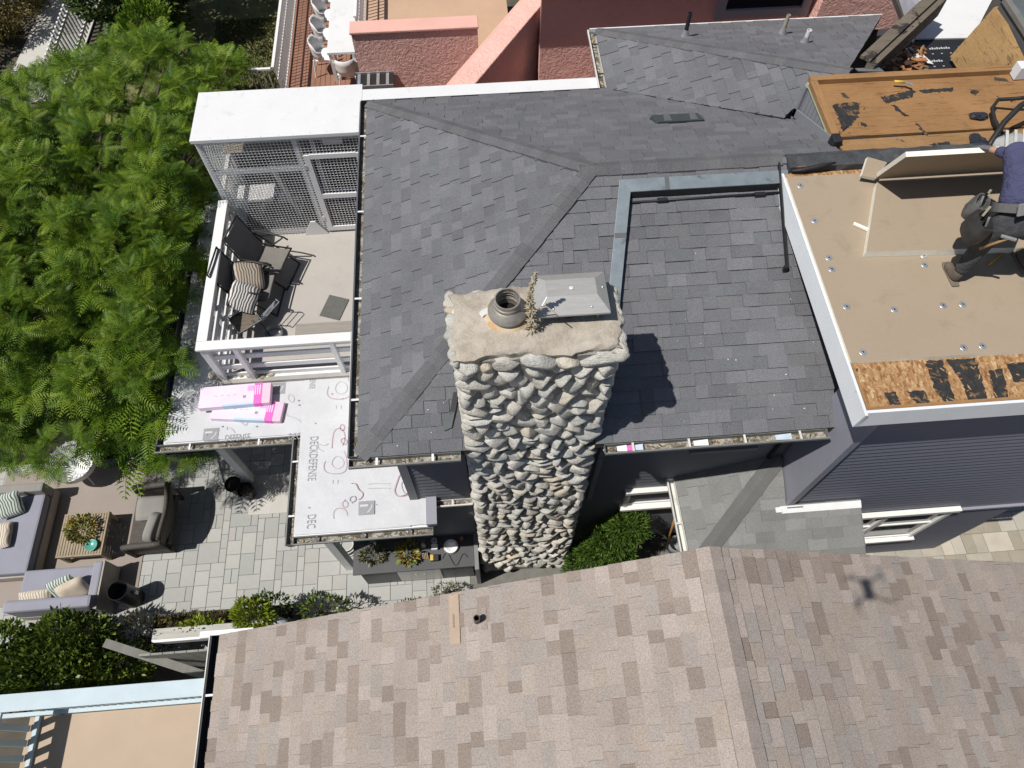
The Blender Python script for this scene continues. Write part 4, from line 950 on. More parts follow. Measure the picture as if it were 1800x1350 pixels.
draw([(700,876),(722,870),(742,868),(749,876)], s3, zb_)
for yy_ in (853,861): draw([(635,yy_),(668,yy_-2),(697,yy_-1)], s3, zb_, 'ink_soft', .010)
draw([(612,852),(626,850),(630,862),(640,868),(636,878),(626,880)], s3, zb_); draw([(614,876),(624,872),(626,882),(616,884)], s3, zb_, 'ink_soft', .012, True)
draw([(722,818),(730,828),(742,826)], s3, zb_, 'ink_soft', .014)
draw([(398,742),(400,765)], s1, zc, 'ink_soft', .012); draw([(394,735),(425,742),(432,750),(438,738)], s1, zc, 'ink_soft', .016); draw([(398,752),(408,753),(416,766)], s1, zc, 'ink_soft', .016)
draw([(505,700),(511,692),(519,700),(514,710)], s1, zc, 'ink_soft', .014, True); draw([(500,705),(500,730),(520,735),(530,742),(538,760)], s1, zc, 'ink_soft', .016)
for q in ((320,745,320,775),(332,745,332,775)): draw([(q[0],q[1]),(q[2],q[3])], s1, zc, 'ink_soft', .010)
for cx, cy, pr, z in ((371,764,s1,zc),(489,683,s1,zc),(645,894,s3,zb_)):
    c = at(cx, cy, DZ); e_ = .11
    lg = MB().bx(c.x-e_,c.x+e_,c.y-e_*.9,c.y+e_*.9,z-.001,z).build('printed_panel', 'ink_grey', pr)
    ribbon([(c.x-.02,c.y-.09),(c.x+.06,c.y-.03),(c.x+.085,c.y+.08)], z+.0015, .014, 'membrane', pr)
    MB().bx(c.x-.09,c.x+.02,c.y+.02,c.y+.05,z+.0005,z+.0015).build('printed_panel', 'membrane', pr)
rr = random.Random(5)
for i in range(26):
    x = rr.uniform(-4.6,-1.3); y = rr.uniform(4.55,5.3) if x < -2.7 else rr.uniform(3.1,5.2)
    MB().lathe([(0,.004),(.012,.003),(.013,0)], (x, y, DZ+.016), 8).build('cap_nail', 'ink_grey', s2 if x > -2.7 else s1)
# gutters round the porch
gutter((-4.86,4.495,DZ-.03), (-2.87,4.495,DZ-.03), (0,-1,0), house, 'gutter_metal', w=.12, mh='white_trim', hang=.7, debris=('litter', 110))
gutter((-2.765,2.87,DZ-.03), (-2.765,4.495,DZ-.03), (-1,0,0), house, 'gutter_metal', w=.11, mh='white_trim', hang=.8, debris=('litter', 110))
gutter((-2.765,2.975,DZ-.03), (-.86,2.975,DZ-.03), (0,-1,0), house, 'gutter_metal', w=.115, mh='gutter_grey', hang=.6, debris=('litter', 100))
gutter((-.86,3.36,DZ-.06), (-.30,3.36,DZ-.06), (0,-1,0), house, 'gutter_white', w=.10, mh='gutter_white', hang=.5, debris=('litter', 150))
gutter((-4.745,4.50,DZ-.03), (-4.745,9.4,DZ-.03), (-1,0,0), house, 'gutter_grey', w=.11, mh='gutter_grey', hang=1.2)
# posts under the porch
for xy in ((-4.42,4.98),(-2.55,3.25)):
    MB().bx(xy[0]-.07,xy[0]+.07,xy[1]-.07,xy[1]+.07,0,DZ-.24).build('porch_post', 'white_trim', house, bevel=.008)
# balcony floor
bf = MB().bx(-3.86,-1.17,5.62,8.40,DZ+.012,DZ+.045).build('balcony_floor', 'balcony_floor', house)
MB().bx(-3.98,-1.62,5.40,5.47,DZ+.01,DZ+.07).build('balcony_curb', 'curb_grey', house)
# railing: white boards
rl = MB().bx(-4.03,-1.86,5.44,5.59,3.74,3.785).build('railing', 'white_paint', house, bevel=.006); tag(rl, 'white board railing round the balcony')
MB().bx(-4.03,-3.88,5.592,8.22,3.741,3.786).build('cap_rail', 'white_paint', rl, bevel=.006)
MB().bx(-1.858,-1.70,4.10,5.60,3.742,3.787).build('cap_rail', 'white_paint', rl, bevel=.006)
for z0, z1 in ((2.86,2.95),(3.08,3.19),(3.36,3.47),(3.58,3.735)):
    MB().bx(-3.92,-1.9,5.52,5.548,z0,z1).build('rail_board', 'white_paint', rl, bevel=.003)
    MB().bx(-3.955,-3.927,5.60,8.2,z0,z1).build('rail_board', 'white_paint', rl, bevel=.003)
MB().bx(-3.90,-1.75,5.43,5.56,2.835,2.858).build('bottom_plate', 'white_paint', rl)
for x in (-3.50,-2.15):
    MB().bx(x-.035,x+.035,5.445,5.518,2.86,3.738).build('rail_post', 'white_paint', rl, bevel=.004)
MB().bx(-4.0,-3.90,5.46,5.56,2.84,3.738).build('rail_post', 'white_paint', rl, bevel=.004)
for y in (6.35,7.2,8.1):
    MB().bx(-4.02,-3.957,y-.045,y+.045,2.84,3.738).build('rail_post', 'white_paint', rl, bevel=.004)
MB().bx(-1.80,-1.76,4.14,5.42,2.84,3.738).build('rail_panel', 'white_paint', rl)
# shells / stones by the post
sr = random.Random(9)
for i in range(9):
    q = at(372+i*13+sr.uniform(-3,3), 662+sr.uniform(-4,4), DZ+.05)
    o = MB(); o.ico((q.x,q.y,DZ+.06), (sr.uniform(.04,.075),sr.uniform(.035,.06),sr.uniform(.03,.05)), 2, .10, None, sr)
    o = o.build('shell', ['shell_a','shell_b','shell_c'][i % 3], None, smooth=True)
    tag(o, ['first','second','third','fourth','fifth','sixth','seventh','eighth','ninth'][i]+' from the left of the lumpy shells on the ledge under the balcony railing', 'shell', 'shells on the ledge')
# --------- mesh enclosure at the balcony's end
enc = thing('cat_enclosure', (-2.7, 8.7, DZ), 'white framed wire mesh enclosure with flat white roof at the balcony end', 'enclosure')
EX0, EX1, EY0, EY1, EZ1 = -3.98, -1.56, 8.27, 9.24, 4.93
MB().bx(EX0-.03,EX1,EY0-.05,EY1,EZ1,EZ1+.06).build('roof_panel', 'white_panel', enc, bevel=.004)
for k in range(22):
    MB().lathe([(0,.002),(.006,.001)], (EX0+.05+(k % 11)*.235+random.uniform(-.03,.03), (EY0-.02 if k < 11 else EY1-.05)+random.uniform(-.01,.01), EZ1+.0605), 8).build('nail', 'ink_grey', enc)
MB().bx(EX1+.002,2.08,8.745,9.12,4.93,4.99).build('roof_strip', 'white_panel', enc, bevel=.004)
for x in (EX0,-2.60,EX1-.07):
    MB().bx(x,x+.07,EY0,EY0+.06,DZ+.04,EZ1).build('frame_post', 'white_paint', enc, bevel=.003)
    MB().bx(x,x+.07,EY1-.06,EY1,DZ+.04,EZ1).build('frame_post', 'white_paint', enc, bevel=.003)
for z in (DZ+.06,EZ1-.07):
    MB().bx(EX0+.07,EX1-.07,EY0+.002,EY0+.058,z,z+.07).build('frame_rail', 'white_paint', enc)
MB().bx(EX0,EX0+.06,EY0+.06,EY1-.06,DZ+1.0,DZ+1.06).build('frame_rail', 'white_paint', enc)
MB().bx(EX0+.07,-2.60,EY0+.004,EY0+.05,DZ+1.45,DZ+1.52).build('frame_rail', 'white_paint', enc)
dr = MB()
for a in ((-2.50,-2.41,DZ+.10,DZ+1.78),(-1.72,-1.645,DZ+.10,DZ+1.78)): dr.bx(a[0],a[1],EY0-.03,EY0-.002,a[2],a[3])
for a in ((DZ+.10,DZ+.20),(DZ+.86,DZ+.96),(DZ+1.70,DZ+1.79)): dr.bx(-2.41,-1.72,EY0-.029,EY0-.003,a[0],a[1])
dr = dr.build('door', 'white_paint', enc, bevel=.003)
for z in (DZ+.35,DZ+1.5): MB().bx(-2.53,-2.49,EY0-.036,EY0-.01,z,z+.09).build('hinge', 'galv', dr)
wm = MB(); step = .052; r_ = .0028
z = DZ+.08
while z < EZ1: wm.bx(EX0+.02,EX1-.01,EY0-.008-r_,EY0-.008+r_,z-r_,z+r_); wm.bx(EX0-.004-r_,EX0-.004+r_,EY0,EY1,z-r_,z+r_); z += step
x = EX0+.03
while x < EX1: wm.bx(x-r_,x+r_,EY0-.013-r_,EY0-.013+r_,DZ+.06,EZ1-.01); x += step
y = EY0+.02
while y < EY1: wm.bx(EX0-.008-r_,EX0-.008+r_,y-r_,y+r_,DZ+.06,EZ1-.01); y += step
wm.build('wire_mesh', 'wire', enc, kind='stuff')
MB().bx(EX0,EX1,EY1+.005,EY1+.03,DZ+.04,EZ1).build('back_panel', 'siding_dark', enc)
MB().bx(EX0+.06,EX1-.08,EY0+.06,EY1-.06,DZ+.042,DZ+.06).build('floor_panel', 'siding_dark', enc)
MB().bx(EX0+.08,-2.65,EY1-.35,EY1-.06,DZ+1.30,DZ+1.33).build('shelf', 'enc_wood', enc)
MB().bx(-2.5,-1.65,EY1-.30,EY1-.06,DZ+1.42,DZ+1.45).build('shelf', 'enc_wood', enc)
MB().bx(EX0+.08,-3.3,EY0+.25,EY0+.6,DZ+.6,DZ+.63).build('shelf', 'white_paint', enc)
b = MB(); b.bar((-3.2,8.7,DZ+1.2),(-3.0,8.65,DZ+.1),.05,.05); b.bar((-3.2,8.7,DZ+1.2),(-2.75,8.75,DZ+1.15),.10,.02); b.build('climbing_frame', 'white_paint', enc)
b = MB(); b.prism([(-2.90,8.24,DZ+.05),(-2.50,8.24,DZ+.05),(-2.66,8.24,DZ+.36),(-2.74,8.24,DZ+.36)], (0,-.02,0)); b.build('corner_brace', 'white_paint', enc)
MB().bx(-2.3,-2.0,8.8,9.0,DZ+1.46,DZ+1.56).build('storage_box', 'white_trim', enc)
# --------- balcony furniture
def sling_chair(name, loc, rz, label, group):
    """folding sling chair, faces local +x; tubes and fabric"""
    t = thing(name, loc, label, 'chair', group)
    M = Matrix.Translation(Vector(loc)) @ Matrix.Rotation(rz, 4, 'Z')
    def T(p): return M @ Vector(p)
    r = .014
    fab = MB(); seat = [(.28,.40),(.0,.37),(-.18,.36)]; back = [(-.18,.36),(-.30,.62),(-.42,.98)]
    for prof, nm in ((seat,'seat'),(back,'backrest')):
        f = MB(); vs = []; fs = []
        for (x, z) in prof:
            for k in range(5): y = -.24+.48*k/4; vs.append(T((x, y, z-.02*math.sin(math.pi*k/4))))
        for i in range(len(prof)-1):
            for k in range(4): a = i*5+k; fs.append((a, a+5, a+6, a+1))
        f.add(vs, fs).build(nm, 'sling_brown', t, smooth=True)
    for sg in (-1, 1):
        y = sg*.26
        MB().tube([T((.30,y,.41)),T((-.18,y,.37)),T((-.30,y,.62)),T((-.43,y,1.0))], r, 8).build('side_tube', 'tube_dark', t, smooth=True)
        MB().tube([T((.33,y*1.05,.01)),T((.02,y*1.05,.36)),T((-.28,y*1.05,.62)),T((-.26,y*1.08,.64)),T((.0,y*1.12,.655)),T((.22,y*1.12,.63)),T((.28,y*1.12,.58))], r, 8).build('armrest', 'tube_dark', t, smooth=True)
        MB().tube([T((-.42,y*1.0,.01)),T((-.1,y,.33)),T((.20,y*1.04,.62))], r, 8).build('leg', 'tube_dark', t, smooth=True)
    for x, z in ((.33,.015),(-.42,.015),(-.43,1.0),(.30,.41)):
        MB().tube([T((x,-.27,z)),T((x,.27,z))], r, 8).build('cross_tube', 'tube_dark', t, smooth=True)
    return t
FLZ = DZ+.045
p = at(470,445,FLZ+.3); sling_chair('sling_chair', (p.x+.05,p.y-.18,FLZ), R(-18), 'brown sling chair with dark tube frame nearest the mesh enclosure', 'sling chairs on the balcony')
p = at(432,500,FLZ+.4); sc2 = sling_chair('sling_chair', (p.x+.12,p.y-.05,FLZ), R(-8), 'sling chair against the railing holding two leaf print cushions', 'sling chairs on the balcony')
def cushion(c, size, rot, m, label, cat='cushion', group=None, name='cushion'):
    n = 10; vs = []; fs = []
    for s_ in (1, -1):
        for i in range(n+1):
            for j in range(n+1):
                u = -1+2*i/n; v = -1+2*j/n
                k = (1-u**4)*(1-v**4); pin = 1-.06*(u*u*v*v)
                vs.append((u*size[0]/2*pin*(1-.05*(1-v*v)*0), v*size[1]/2*pin, s_*size[2]/2*(max(0, k)**.45)))
    for q in range(2):
        for i in range(n):
            for j in range(n):
                a = q*(n+1)**2+i*(n+1)+j; f = (a, a+n+1, a+n+2, a+1); fs.append(f if q == 0 else f[::-1])
    o = MB().add(vs, fs).build(name, m, None, smooth=True)
    o.location = Vector(c); o.rotation_euler = rot
    return tag(o, label, cat, group)
p = at(437,485,FLZ+.55); cushion(p, (.46,.46,.15), (R(20),R(20),R(15)), 'print_brown', 'brown and cream palm leaf cushion on the railing side sling chair')
p = at(428,522,FLZ+.60); cushion(p, (.42,.46,.15), (R(10),R(28),R(-10)), 'print_white', 'black and white leaf print cushion in front of the brown one')
# low black rack and a crate table in the corner
p = at(435,570,FLZ+.3); t = thing('side_table', (p.x,p.y,FLZ), 'small wooden top side table with thin metal frame in the balcony corner', 'side table')
MB().obx((p.x,p.y,FLZ+.42), (.36,.34,.03), (0,0,R(35))).build('table_top', 'weathered', t, bevel=.004)
M = Matrix.Translation((p.x,p.y,FLZ)) @ Matrix.Rotation(R(35),4,'Z')
for sx in (-1,1):
    for sy in (-1,1): MB().tube([M @ Vector((sx*.19,sy*.18,0)), M @ Vector((sx*.17,sy*.16,.46))], .009, 6).build('leg', 'tube_dark', t)
MB().tube([M @ Vector(q) for q in ((-.19,-.18,.45),(.19,-.18,.45),(.19,.18,.45),(-.19,.18,.45))], .009, 6, closed=True).build('rim', 'galv', t)
p = at(472,548,FLZ+.3); t = thing('folding_rack', (p.x,p.y,FLZ), 'black folding rack with silver bars leaning beside the cushions', 'rack')
M = Matrix.Translation((p.x,p.y,FLZ)) @ Matrix.Rotation(R(-35),4,'Z')
for sy in (-.15,.15): MB().tube([M @ Vector((-.16,sy,.0)), M @ Vector((.10,sy,.52))], .010, 6).build('upright', 'rubber_black', t)
for k in range(5): MB().tube([M @ Vector((-.13+k*.05,-.17,.06+k*.10)), M @ Vector((-.13+k*.05,.17,.06+k*.10))], .008, 6).build('bar', 'galv', t)
MB().tube([M @ Vector(q) for q in ((.10,-.15,.52),(.16,-.15,.50),(.16,.15,.50),(.10,.15,.52))], .008, 6).build('handle', 'galv', t)
p = at(480,585,FLZ+.1); o = MB().lathe([(0,.01),(.14,.01),(.15,.10),(.14,.11),(.13,.02)], (p.x,p.y,FLZ), 24).build('round_tray', 'stainless', None, smooth=True, sharp=40); tag(o, 'round metal tray on the balcony floor by the rail corner', 'tray')
# doormat
p = at(588,541,FLZ); o = MB().obx((0,0,.008), (.34,.42,.012)).build('floor_mat', 'mat_grey', None, bevel=.004); o.location = (p.x,p.y,FLZ+.002); o.rotation_euler = (0,0,R(-20)); tag(o, 'small grey-brown mat lying askew on the balcony floor', 'mat')
# low bench edge near the rail
q0 = at(520,568,FLZ+.12); q1 = at(626,562,FLZ+.12)
t = thing('low_bench', (q0.x,q0.y,FLZ), 'low weathered grey plank bench along the inside of the balcony railing', 'bench')
MB().bx(q0.x,-1.62,q0.y-.22,q0.y-.02,FLZ+.09,FLZ+.12).build('seat', 'bench_grey', t)
for x in (q0.x+.02,-1.70): MB().bx(x,x+.05,q0.y-.2,q0.y-.03,FLZ,FLZ+.089).build('leg', 'white_paint', t)
# pink insulation packs on the porch roof
def pack(c, rz, L, W, H, label, z):
    t = thing('foam_pack', (c[0],c[1],z), label, 'foam pack', 'pink wrapped foam packs on the porch roof')
    M = Matrix.Translation((c[0],c[1],z)) @ Matrix.Rotation(rz,4,'Z')
    def bxp(x0,x1,y0,y1,z0,z1): 
        b = MB().bx(x0,x1,y0,y1,z0,z1); b.v = [tuple(M @ Vector(v)) for v in b.v]; return b
    bxp(-L/2,L/2,-W/2,W/2,0,H).build('foam', 'foam_pink', t, bevel=.01)
    bxp(-L/2+.004,L/2-.13,-W/2-.003,W/2+.003,.003,H+.003).build('wrapper', 'wrap_white', t)
    bxp(L/2-.24,L/2-.128,-W/2-.004,W/2+.004,.004,H+.0045).build('label_band', 'ink_magenta', t)
    bxp(-L/2+.35,L/2-.25,-W/2-.0042,-W/2+.03,.004,H+.0042).build('label_band', 'ink_blue', t)
    bxp(L/2-.34,L/2-.242,W/2-.12,W/2-.03,H,H+.0042).build('label_band', 'ink_magenta2', t)
    for k in range(3): bxp(L/2-.23+k*.033,L/2-.215+k*.033,-.02,W/2-.03,H,H+.0055).build('lettering', 'wrap_white', t)
    bxp(L/2-.40,L/2-.355,-.06,-.015,H,H+.0042).build('barcode', 'ink_grey', t)
    for k in range(4): bxp(-L/2+.22+k*.09,-L/2+.27+k*.09,.0,.012,H,H+.0042).build('lettering', 'ink_soft', t)
a0 = at(420,699,DZ+.1); pack((a0.x-.03,a0.y+.0), R(1), 1.04, .34, .10, 'upper pink and white wrapped foam pack lying across the other', DZ+.085)
a0 = at(430,722,DZ+.03); pack((a0.x+.06,a0.y-.02), R(-7), 1.04, .32, .08, 'lower pink and white wrapped foam pack with blue edge stripe', DZ+.004)
# ---------------------------------------------------------------- ground, patio and garden floor
ground = struct(MB().quad((-120,-120,-.06),(120,-120,-.06),(120,120,-.06),(-120,120,-.06)).build('ground', 'ground_mat'))
patio = struct(MB().bx(-9.4,3.0,1.9,8.2,-.05,-.012).build('patio', 'joint_sand'))
pr = random.Random(31); CELL = .124; GX0, GY0 = -9.3, 2.0; NX, NY = int(8.9/CELL), int(4.6/CELL)
occ = np.zeros((NX, NY), bool); tiles = []
for j in range(NY):
    for i in range(NX):
        if occ[i, j]: continue
        opts = [(2,2),(2,2),(3,2),(2,3),(3,2),(2,3),(1,2),(2,1),(3,3)]; pr.shuffle(opts)
        for a, b_ in opts+[(1,2),(2,1),(1,1)]:
            if i+a <= NX and j+b_ <= NY and not occ[i:i+a, j:j+b_].any():
                occ[i:i+a, j:j+b_] = True; tiles.append((GX0+i*CELL, GY0+j*CELL, a*CELL, b_*CELL)); break
pv_cache = {}
def paver_mesh(w_, h_):
    k = (round(w_,3), round(h_,3))
    if k not in pv_cache:
        g = .004; c = .006
        b = MB().add([(g,g,-.012),(w_-g,g,-.012),(w_-g,h_-g,-.012),(g,h_-g,-.012),(g,g,-.003),(w_-g,g,-.003),(w_-g,h_-g,-.003),(g,h_-g,-.003),
                      (g+c,g+c,0),(w_-g-c,g+c,0),(w_-g-c,h_-g-c,0),(g+c,h_-g-c,0)],
                     [(8,9,10,11),(4,5,9,8),(5,6,10,9),(6,7,11,10),(7,4,8,11),(0,1,5,4),(1,2,6,5),(2,3,7,6),(3,0,4,7)])
        pv_cache[k] = b.mesh('paver', 'paver')
    return pv_cache[k]
def tile_seen(t):
    x, y = t[0]+t[2]/2, t[1]+t[3]/2
    return in_frame((x,y,0)) and -6.2 < x < -.9 and y < 5.2
tiles.sort(key=lambda t: (not tile_seen(t), (Vector((t[0]+t[2]/2, t[1]+t[3]/2, 0))-CAM).length))
rest = MB()
for k, t in enumerate(tiles):
    z = pr.uniform(-.002, .002)
    if k < 300: inst('paver', paver_mesh(t[2], t[3]), patio, Matrix.Translation((t[0], t[1], z)))
    else:
        rest.bx(t[0]+.004, t[0]+t[2]-.004, t[1]+.004, t[1]+t[3]-.004, -.011, z); tn = pr.random()
        for q in range(6): rest.tone[-1-q] = tn
rest.build('pavers', 'paver_far', patio, tones=True, kind='stuff')
# stone paving on the far side of the house
walk = struct(MB().bx(5.3,12,1.5,8,-.05,-.012).build('side_walk', 'joint_sand'))
wk = MB()
y = 1.6
while y < 4.2:
    h_ = pr.choice((.18,.26,.34)); x = 5.4
    while x < 11.5:
        w_ = pr.choice((.2,.3,.38,.46)); wk.bx(x+.004,x+w_-.004,y+.004,y+h_-.004,-.011,.0+pr.uniform(-.003,.003)); tn = pr.random()
        for q in range(6): wk.tone[-1-q] = tn
        x += w_
    y += h_
wk.build('paving_stones', 'paver_warm', walk, tones=True, kind='stuff')
bed = struct(MB().bx(-12,-4.9,5.6,14.4,-.03,.02).build('planting_bed', 'soil'))
struct(MB().bx(-4.4,-2.9,4.30,5.05,.004,.016).build('concrete_pad', 'concrete'))
# rug
o = MB().bx(-8.9,-6.15,3.0,5.45,.003,.014).build('outdoor_rug', 'rug'); tag(o, 'beige-pink outdoor rug under the coffee table and sofas', 'rug')
# coffee table
t = thing('coffee_table', (-7.03,4.04,0), 'square weathered teak slat coffee table on the rug', 'table')
x0, x1, y0, y1 = -7.42, -6.66, 3.66, 4.42
n = 15
for k in range(n):
    xx = x0+.03+(x1-x0-.06)*k/n
    MB().bx(xx,xx+(x1-x0-.06)/n-.012,y0+.03,y1-.03,.385,.405).build('slat', 'teak', t)
for a in ((x0,x0+.028,y0,y1),(x1-.028,x1,y0,y1),(x0+.03,x1-.03,y0,y0+.028),(x0+.03,x1-.03,y1-.028,y1)): MB().bx(a[0],a[1],a[2],a[3],.33,.41).build('apron', 'teak', t)
for sx in (x0+.01,x1-.07):
    for sy in (y0+.01,y1-.07): MB().bx(sx,sx+.06,sy,sy+.06,.014,.33).build('leg', 'teak', t)
# sofas
def sofa(name, x0, x1, y0, y1, back, arms, label):
    t = thing(name, ((x0+x1)/2,(y0+y1)/2,0), label, 'sofa', 'grey cushioned sofas on the patio')
    MB().bx(x0,x1,y0,y1,.06,.26).build('base', 'sofa_frame', t, bevel=.01)
    ax0, ax1, ay0, ay1 = x0+.02, x1-.02, y0+.02, y1-.02
    if back == 'left': MB().bx(x0,x0+.18,y0,y1,.26,.74).build('backrest', 'cushion_lav2', t, bevel=.05); ax0 = x0+.18
    if back == 'front': MB().bx(x0,x1,y0,y0+.19,.26,.74).build('backrest', 'cushion_lav2', t, bevel=.05); ay0 = y0+.19
    for a in arms:
        if a == 'right': MB().bx(x1-.15,x1,y0,y1,.262,.60).build('armrest', 'cushion_lav2', t, bevel=.03); MB().bx(x1-.02,x1+.025,y0-.01,y1+.01,.05,.58).build('side_panel', 'sofa_frame', t, bevel=.006); ax1 = x1-.15
        if a == 'far': MB().bx(x0,x1,y1-.16,y1,.262,.60).build('armrest', 'cushion_taupe', t, bevel=.03); ay1 = y1-.16
    MB().bx(ax0,ax1,ay0,ay1,.26,.44).build('seat_cushion', 'cushion_lav', t, bevel=.035)
    return t
sofa('garden_sofa', -9.2,-7.80,3.42,4.98,'left',('far',),'long lavender-grey sofa at the left edge facing the coffee table')
sofa('garden_sofa', -7.88,-6.50,2.74,3.50,'front',('right',),'short lavender-grey sofa below the coffee table by the hedge')
q = at(15,888,.62); cushion(q, (.42,.42,.15), (R(35),R(10),R(20)), 'print_green', 'green and white leaf print cushion on the long sofa')
q = at(8,940,.52); cushion(q, (.22,.46,.15), (0,0,R(5)), 'print_bands', 'banded beige bolster cushion on the long sofa')
q = at(62,1050,.60); cushion(q, (.50,.24,.15), (R(40),0,R(4)), 'print_bands', 'beige and white banded cushion on the short sofa')
q = at(112,1032,.62); cushion(q, (.42,.40,.14), (R(62),0,R(22)), 'print_green', 'green and white cushion half hidden on the short sofa')
q = at(130,1038,.60); cushion(q, (.44,.42,.15), (R(58),0,R(26)), 'pillow_stripe', 'plain tan cushion in the corner of the short sofa')
# wicker armchair facing the table
t = thing('wicker_armchair', (-5.85,4.2,0), 'dark wicker armchair with taupe cushions facing the coffee table', 'armchair')
wx0, wx1, wy0, wy1 = -6.28, -5.52, 3.70, 4.76
MB().bx(wx0+.02,wx1-.06,wy0+.10,wy1-.10,.20,.36).build('seat_frame', 'wicker', t, bevel=.02)
for nm, y in (('armrest',wy0),('armrest',wy1)):
    sg = 1 if y == wy0 else -1
    b = MB(); b.tube([(wx0+.02,y,.02),(wx0,y,.34),(wx0+.05,y,.56),(wx0+.2,y,.60),(wx1-.2,y,.62),(wx1-.06,y,.64)], [.03,.035,.05,.055,.05,.05], 10); b.build(nm, 'wicker', t, smooth=True)
    MB().prism([(wx0+.05,y,.12),(wx0+.06,y,.55),(wx1-.10,y,.60),(wx1-.08,y,.12)], (0,.03*sg,0)).build('side_panel', 'wicker', t)
bk = MB(); vs = []; fs = []
for i in range(13):
    a = -1+2*i/12
    for j in range(5):
        h = .30+(.58-.12*a*a*a*a)*j/4; vs.append((wx1-.10+.14*j/4-.10*a*a, (wy0+wy1)/2+a*(.46+.04*j/4), h))
for i in range(12):
    for j in range(4): a = i*5+j; fs.append((a, a+1, a+6, a+5))
bo_ = bk.add(vs, fs).build('backrest', 'wicker', t, smooth=True); md = bo_.modifiers.new('s', 'SOLIDIFY'); md.thickness = .05
b = MB(); b.tube([vs[i*5+4] for i in range(13)], .035, 8); b.build('back_rim', 'wicker', t, smooth=True)
for x in (wx0+.06,wx1-.10):
    for y in (wy0+.05,wy1-.05): MB().bx(x-.03,x+.03,y-.03,y+.03,0,.2).build('leg', 'wicker', t)
cushion((-5.92,4.42,.42), (.54,.44,.14), (0,R(8),R(3)), 'cushion_taupe', 'taupe seat cushion on the wicker armchair')
cushion((-5.78,4.02,.56), (.20,.52,.44), (R(8),R(12),R(-14)), 'cushion_taupe', 'plump taupe back cushion leaning in the wicker armchair')
# plant pots under the porch
for k, (q, lb) in enumerate((((410,852),'empty black round planter nearer the porch post'),((432,862),'black round planter with a sprig, right of the other'))):
    c = at(q[0],q[1],.25); t = thing('planter', (c.x,c.y,0), lb, 'planter', 'black planters by the porch post')
    MB().lathe([(0,.0),(.10,.0),(.14,.27),(.15,.29),(.135,.29),(.13,.25)], (c.x,c.y,.001), 22).build('pot', 'planter_black', t, smooth=True, sharp=40)
    MB().lathe([(0,.235),(.13,.235)], (c.x,c.y,0), 18).build('soil', 'soil', t)
# outdoor counter with drawers
t = thing('outdoor_counter', (-1.34,3.15,0), 'dark grey outdoor counter with steel drawers beside the chimney base', 'counter')
MB().bx(-2.32,-.38,2.86,3.50,.88,.92).build('worktop', 'counter', t, bevel=.006)
MB().bx(-2.24,-.42,2.92,3.46,.0,.879).build('cabinet', 'cabinet', t)
MB().bx(-1.65,-.95,2.905,2.918,.08,.84).build('drawer', 'stainless', t)
for x in (-1.36,-1.22): MB().lathe([(.022,0),(.022,.008),(.014,.008),(.014,0)], (x,2.895,.5), 14, Matrix.Rotation(math.pi/2,3,'X')).build('pull', 'galv', t)
MB().bx(-.375,-.31,2.78,3.40,0,1.0).build('end_panel', 'trim_grey', t)
MB().bx(-2.05,-1.45,3.36,3.44,.92,1.25).build('splash_panel', 'cabinet', t)
# things on the counter
def on_counter(x, y, z=.92): return at(x, y, z)
q = on_counter(793,962); t = thing('bowl', (q.x,q.y,.921), 'white bowl lamp on the outdoor counter next to the chimney', 'bowl')
MB().lathe([(0,.012),(.05,.012),(.10,.06),(.115,.07),(.11,.075),(.06,.03),(0,.025)], (q.x,q.y,.921), 24).build('dish', 'white_plastic', t, smooth=True)
MB().lathe([(.115,.0),(.125,.02),(.115,.03)], (q.x,q.y,.922), 24).build('base_ring', 'galv', t, smooth=True)
q = on_counter(764,953); t = thing('coffee_mug', (q.x,q.y,.921), 'white mug on a white stand at the back of the counter', 'mug')
MB().lathe([(.0,.0),(.04,.0),(.045,.11),(.038,.11),(.035,.02)], (q.x,q.y,.921), 18).build('cup', 'white_plastic', t, smooth=True, sharp=40)
MB().bx(q.x-.05,q.x+.05,q.y-.14,q.y-.05,.922,1.0).build('stand', 'white_plastic', t, bevel=.006)
q = on_counter(763,982); t = thing('small_speaker', (q.x,q.y,.921), 'small black and yellow boxy gadget on the counter', 'speaker')
MB().bx(q.x-.05,q.x+.08,q.y-.05,q.y+.05,.922,1.0).build('case', 'rubber_black', t, bevel=.008); MB().bx(q.x-.055,q.x-.005,q.y-.046,q.y+.046,.93,1.004).build('face', 'yellow_plastic', t, bevel=.004)
q = on_counter(744,960); o = MB().lathe([(0,0),(.045,0),(.05,.06),(.03,.10),(0,.11)], (q.x,q.y,.921), 18).build('round_jar', 'galv', None, smooth=True); tag(o, 'small round silver jar behind the yellow succulent', 'jar')
q = on_counter(747,978); t = thing('brush_holder', (q.x,q.y,.921), 'small holder with wooden sticks beside the yellow succulent', 'holder')
for k in range(4): MB().obx((q.x+.025*k-.03,q.y,.955), (.014,.10,.05), (R(25),0,R(10))).build('stick', 'teak', t)
q = on_counter(812,948); o = MB().lathe([(0,0),(.03,0),(.03,.08),(0,.085)], (q.x,q.y,.921), 14).build('spice_tin', 'tin_red', None, smooth=True, sharp=40); tag(o, 'small reddish tin near the chimney end of the counter', 'tin')
b = MB(); c = on_counter(800,985); b.tube([(c.x-.2+.4*s_,c.y+.10*math.sin(9*s_)-.05*s_+.04,.928) for s_ in [i/16 for i in range(17)]], .006, 6); o = b.build('power_cord', 'rubber_black', None); tag(o, 'thin black cord curling over the counter by the chimney', 'cord')
q = at(646,948,.6); t = thing('green_pot', (q.x,q.y,.0), 'teal glazed pot standing behind the counter corner', 'pot')
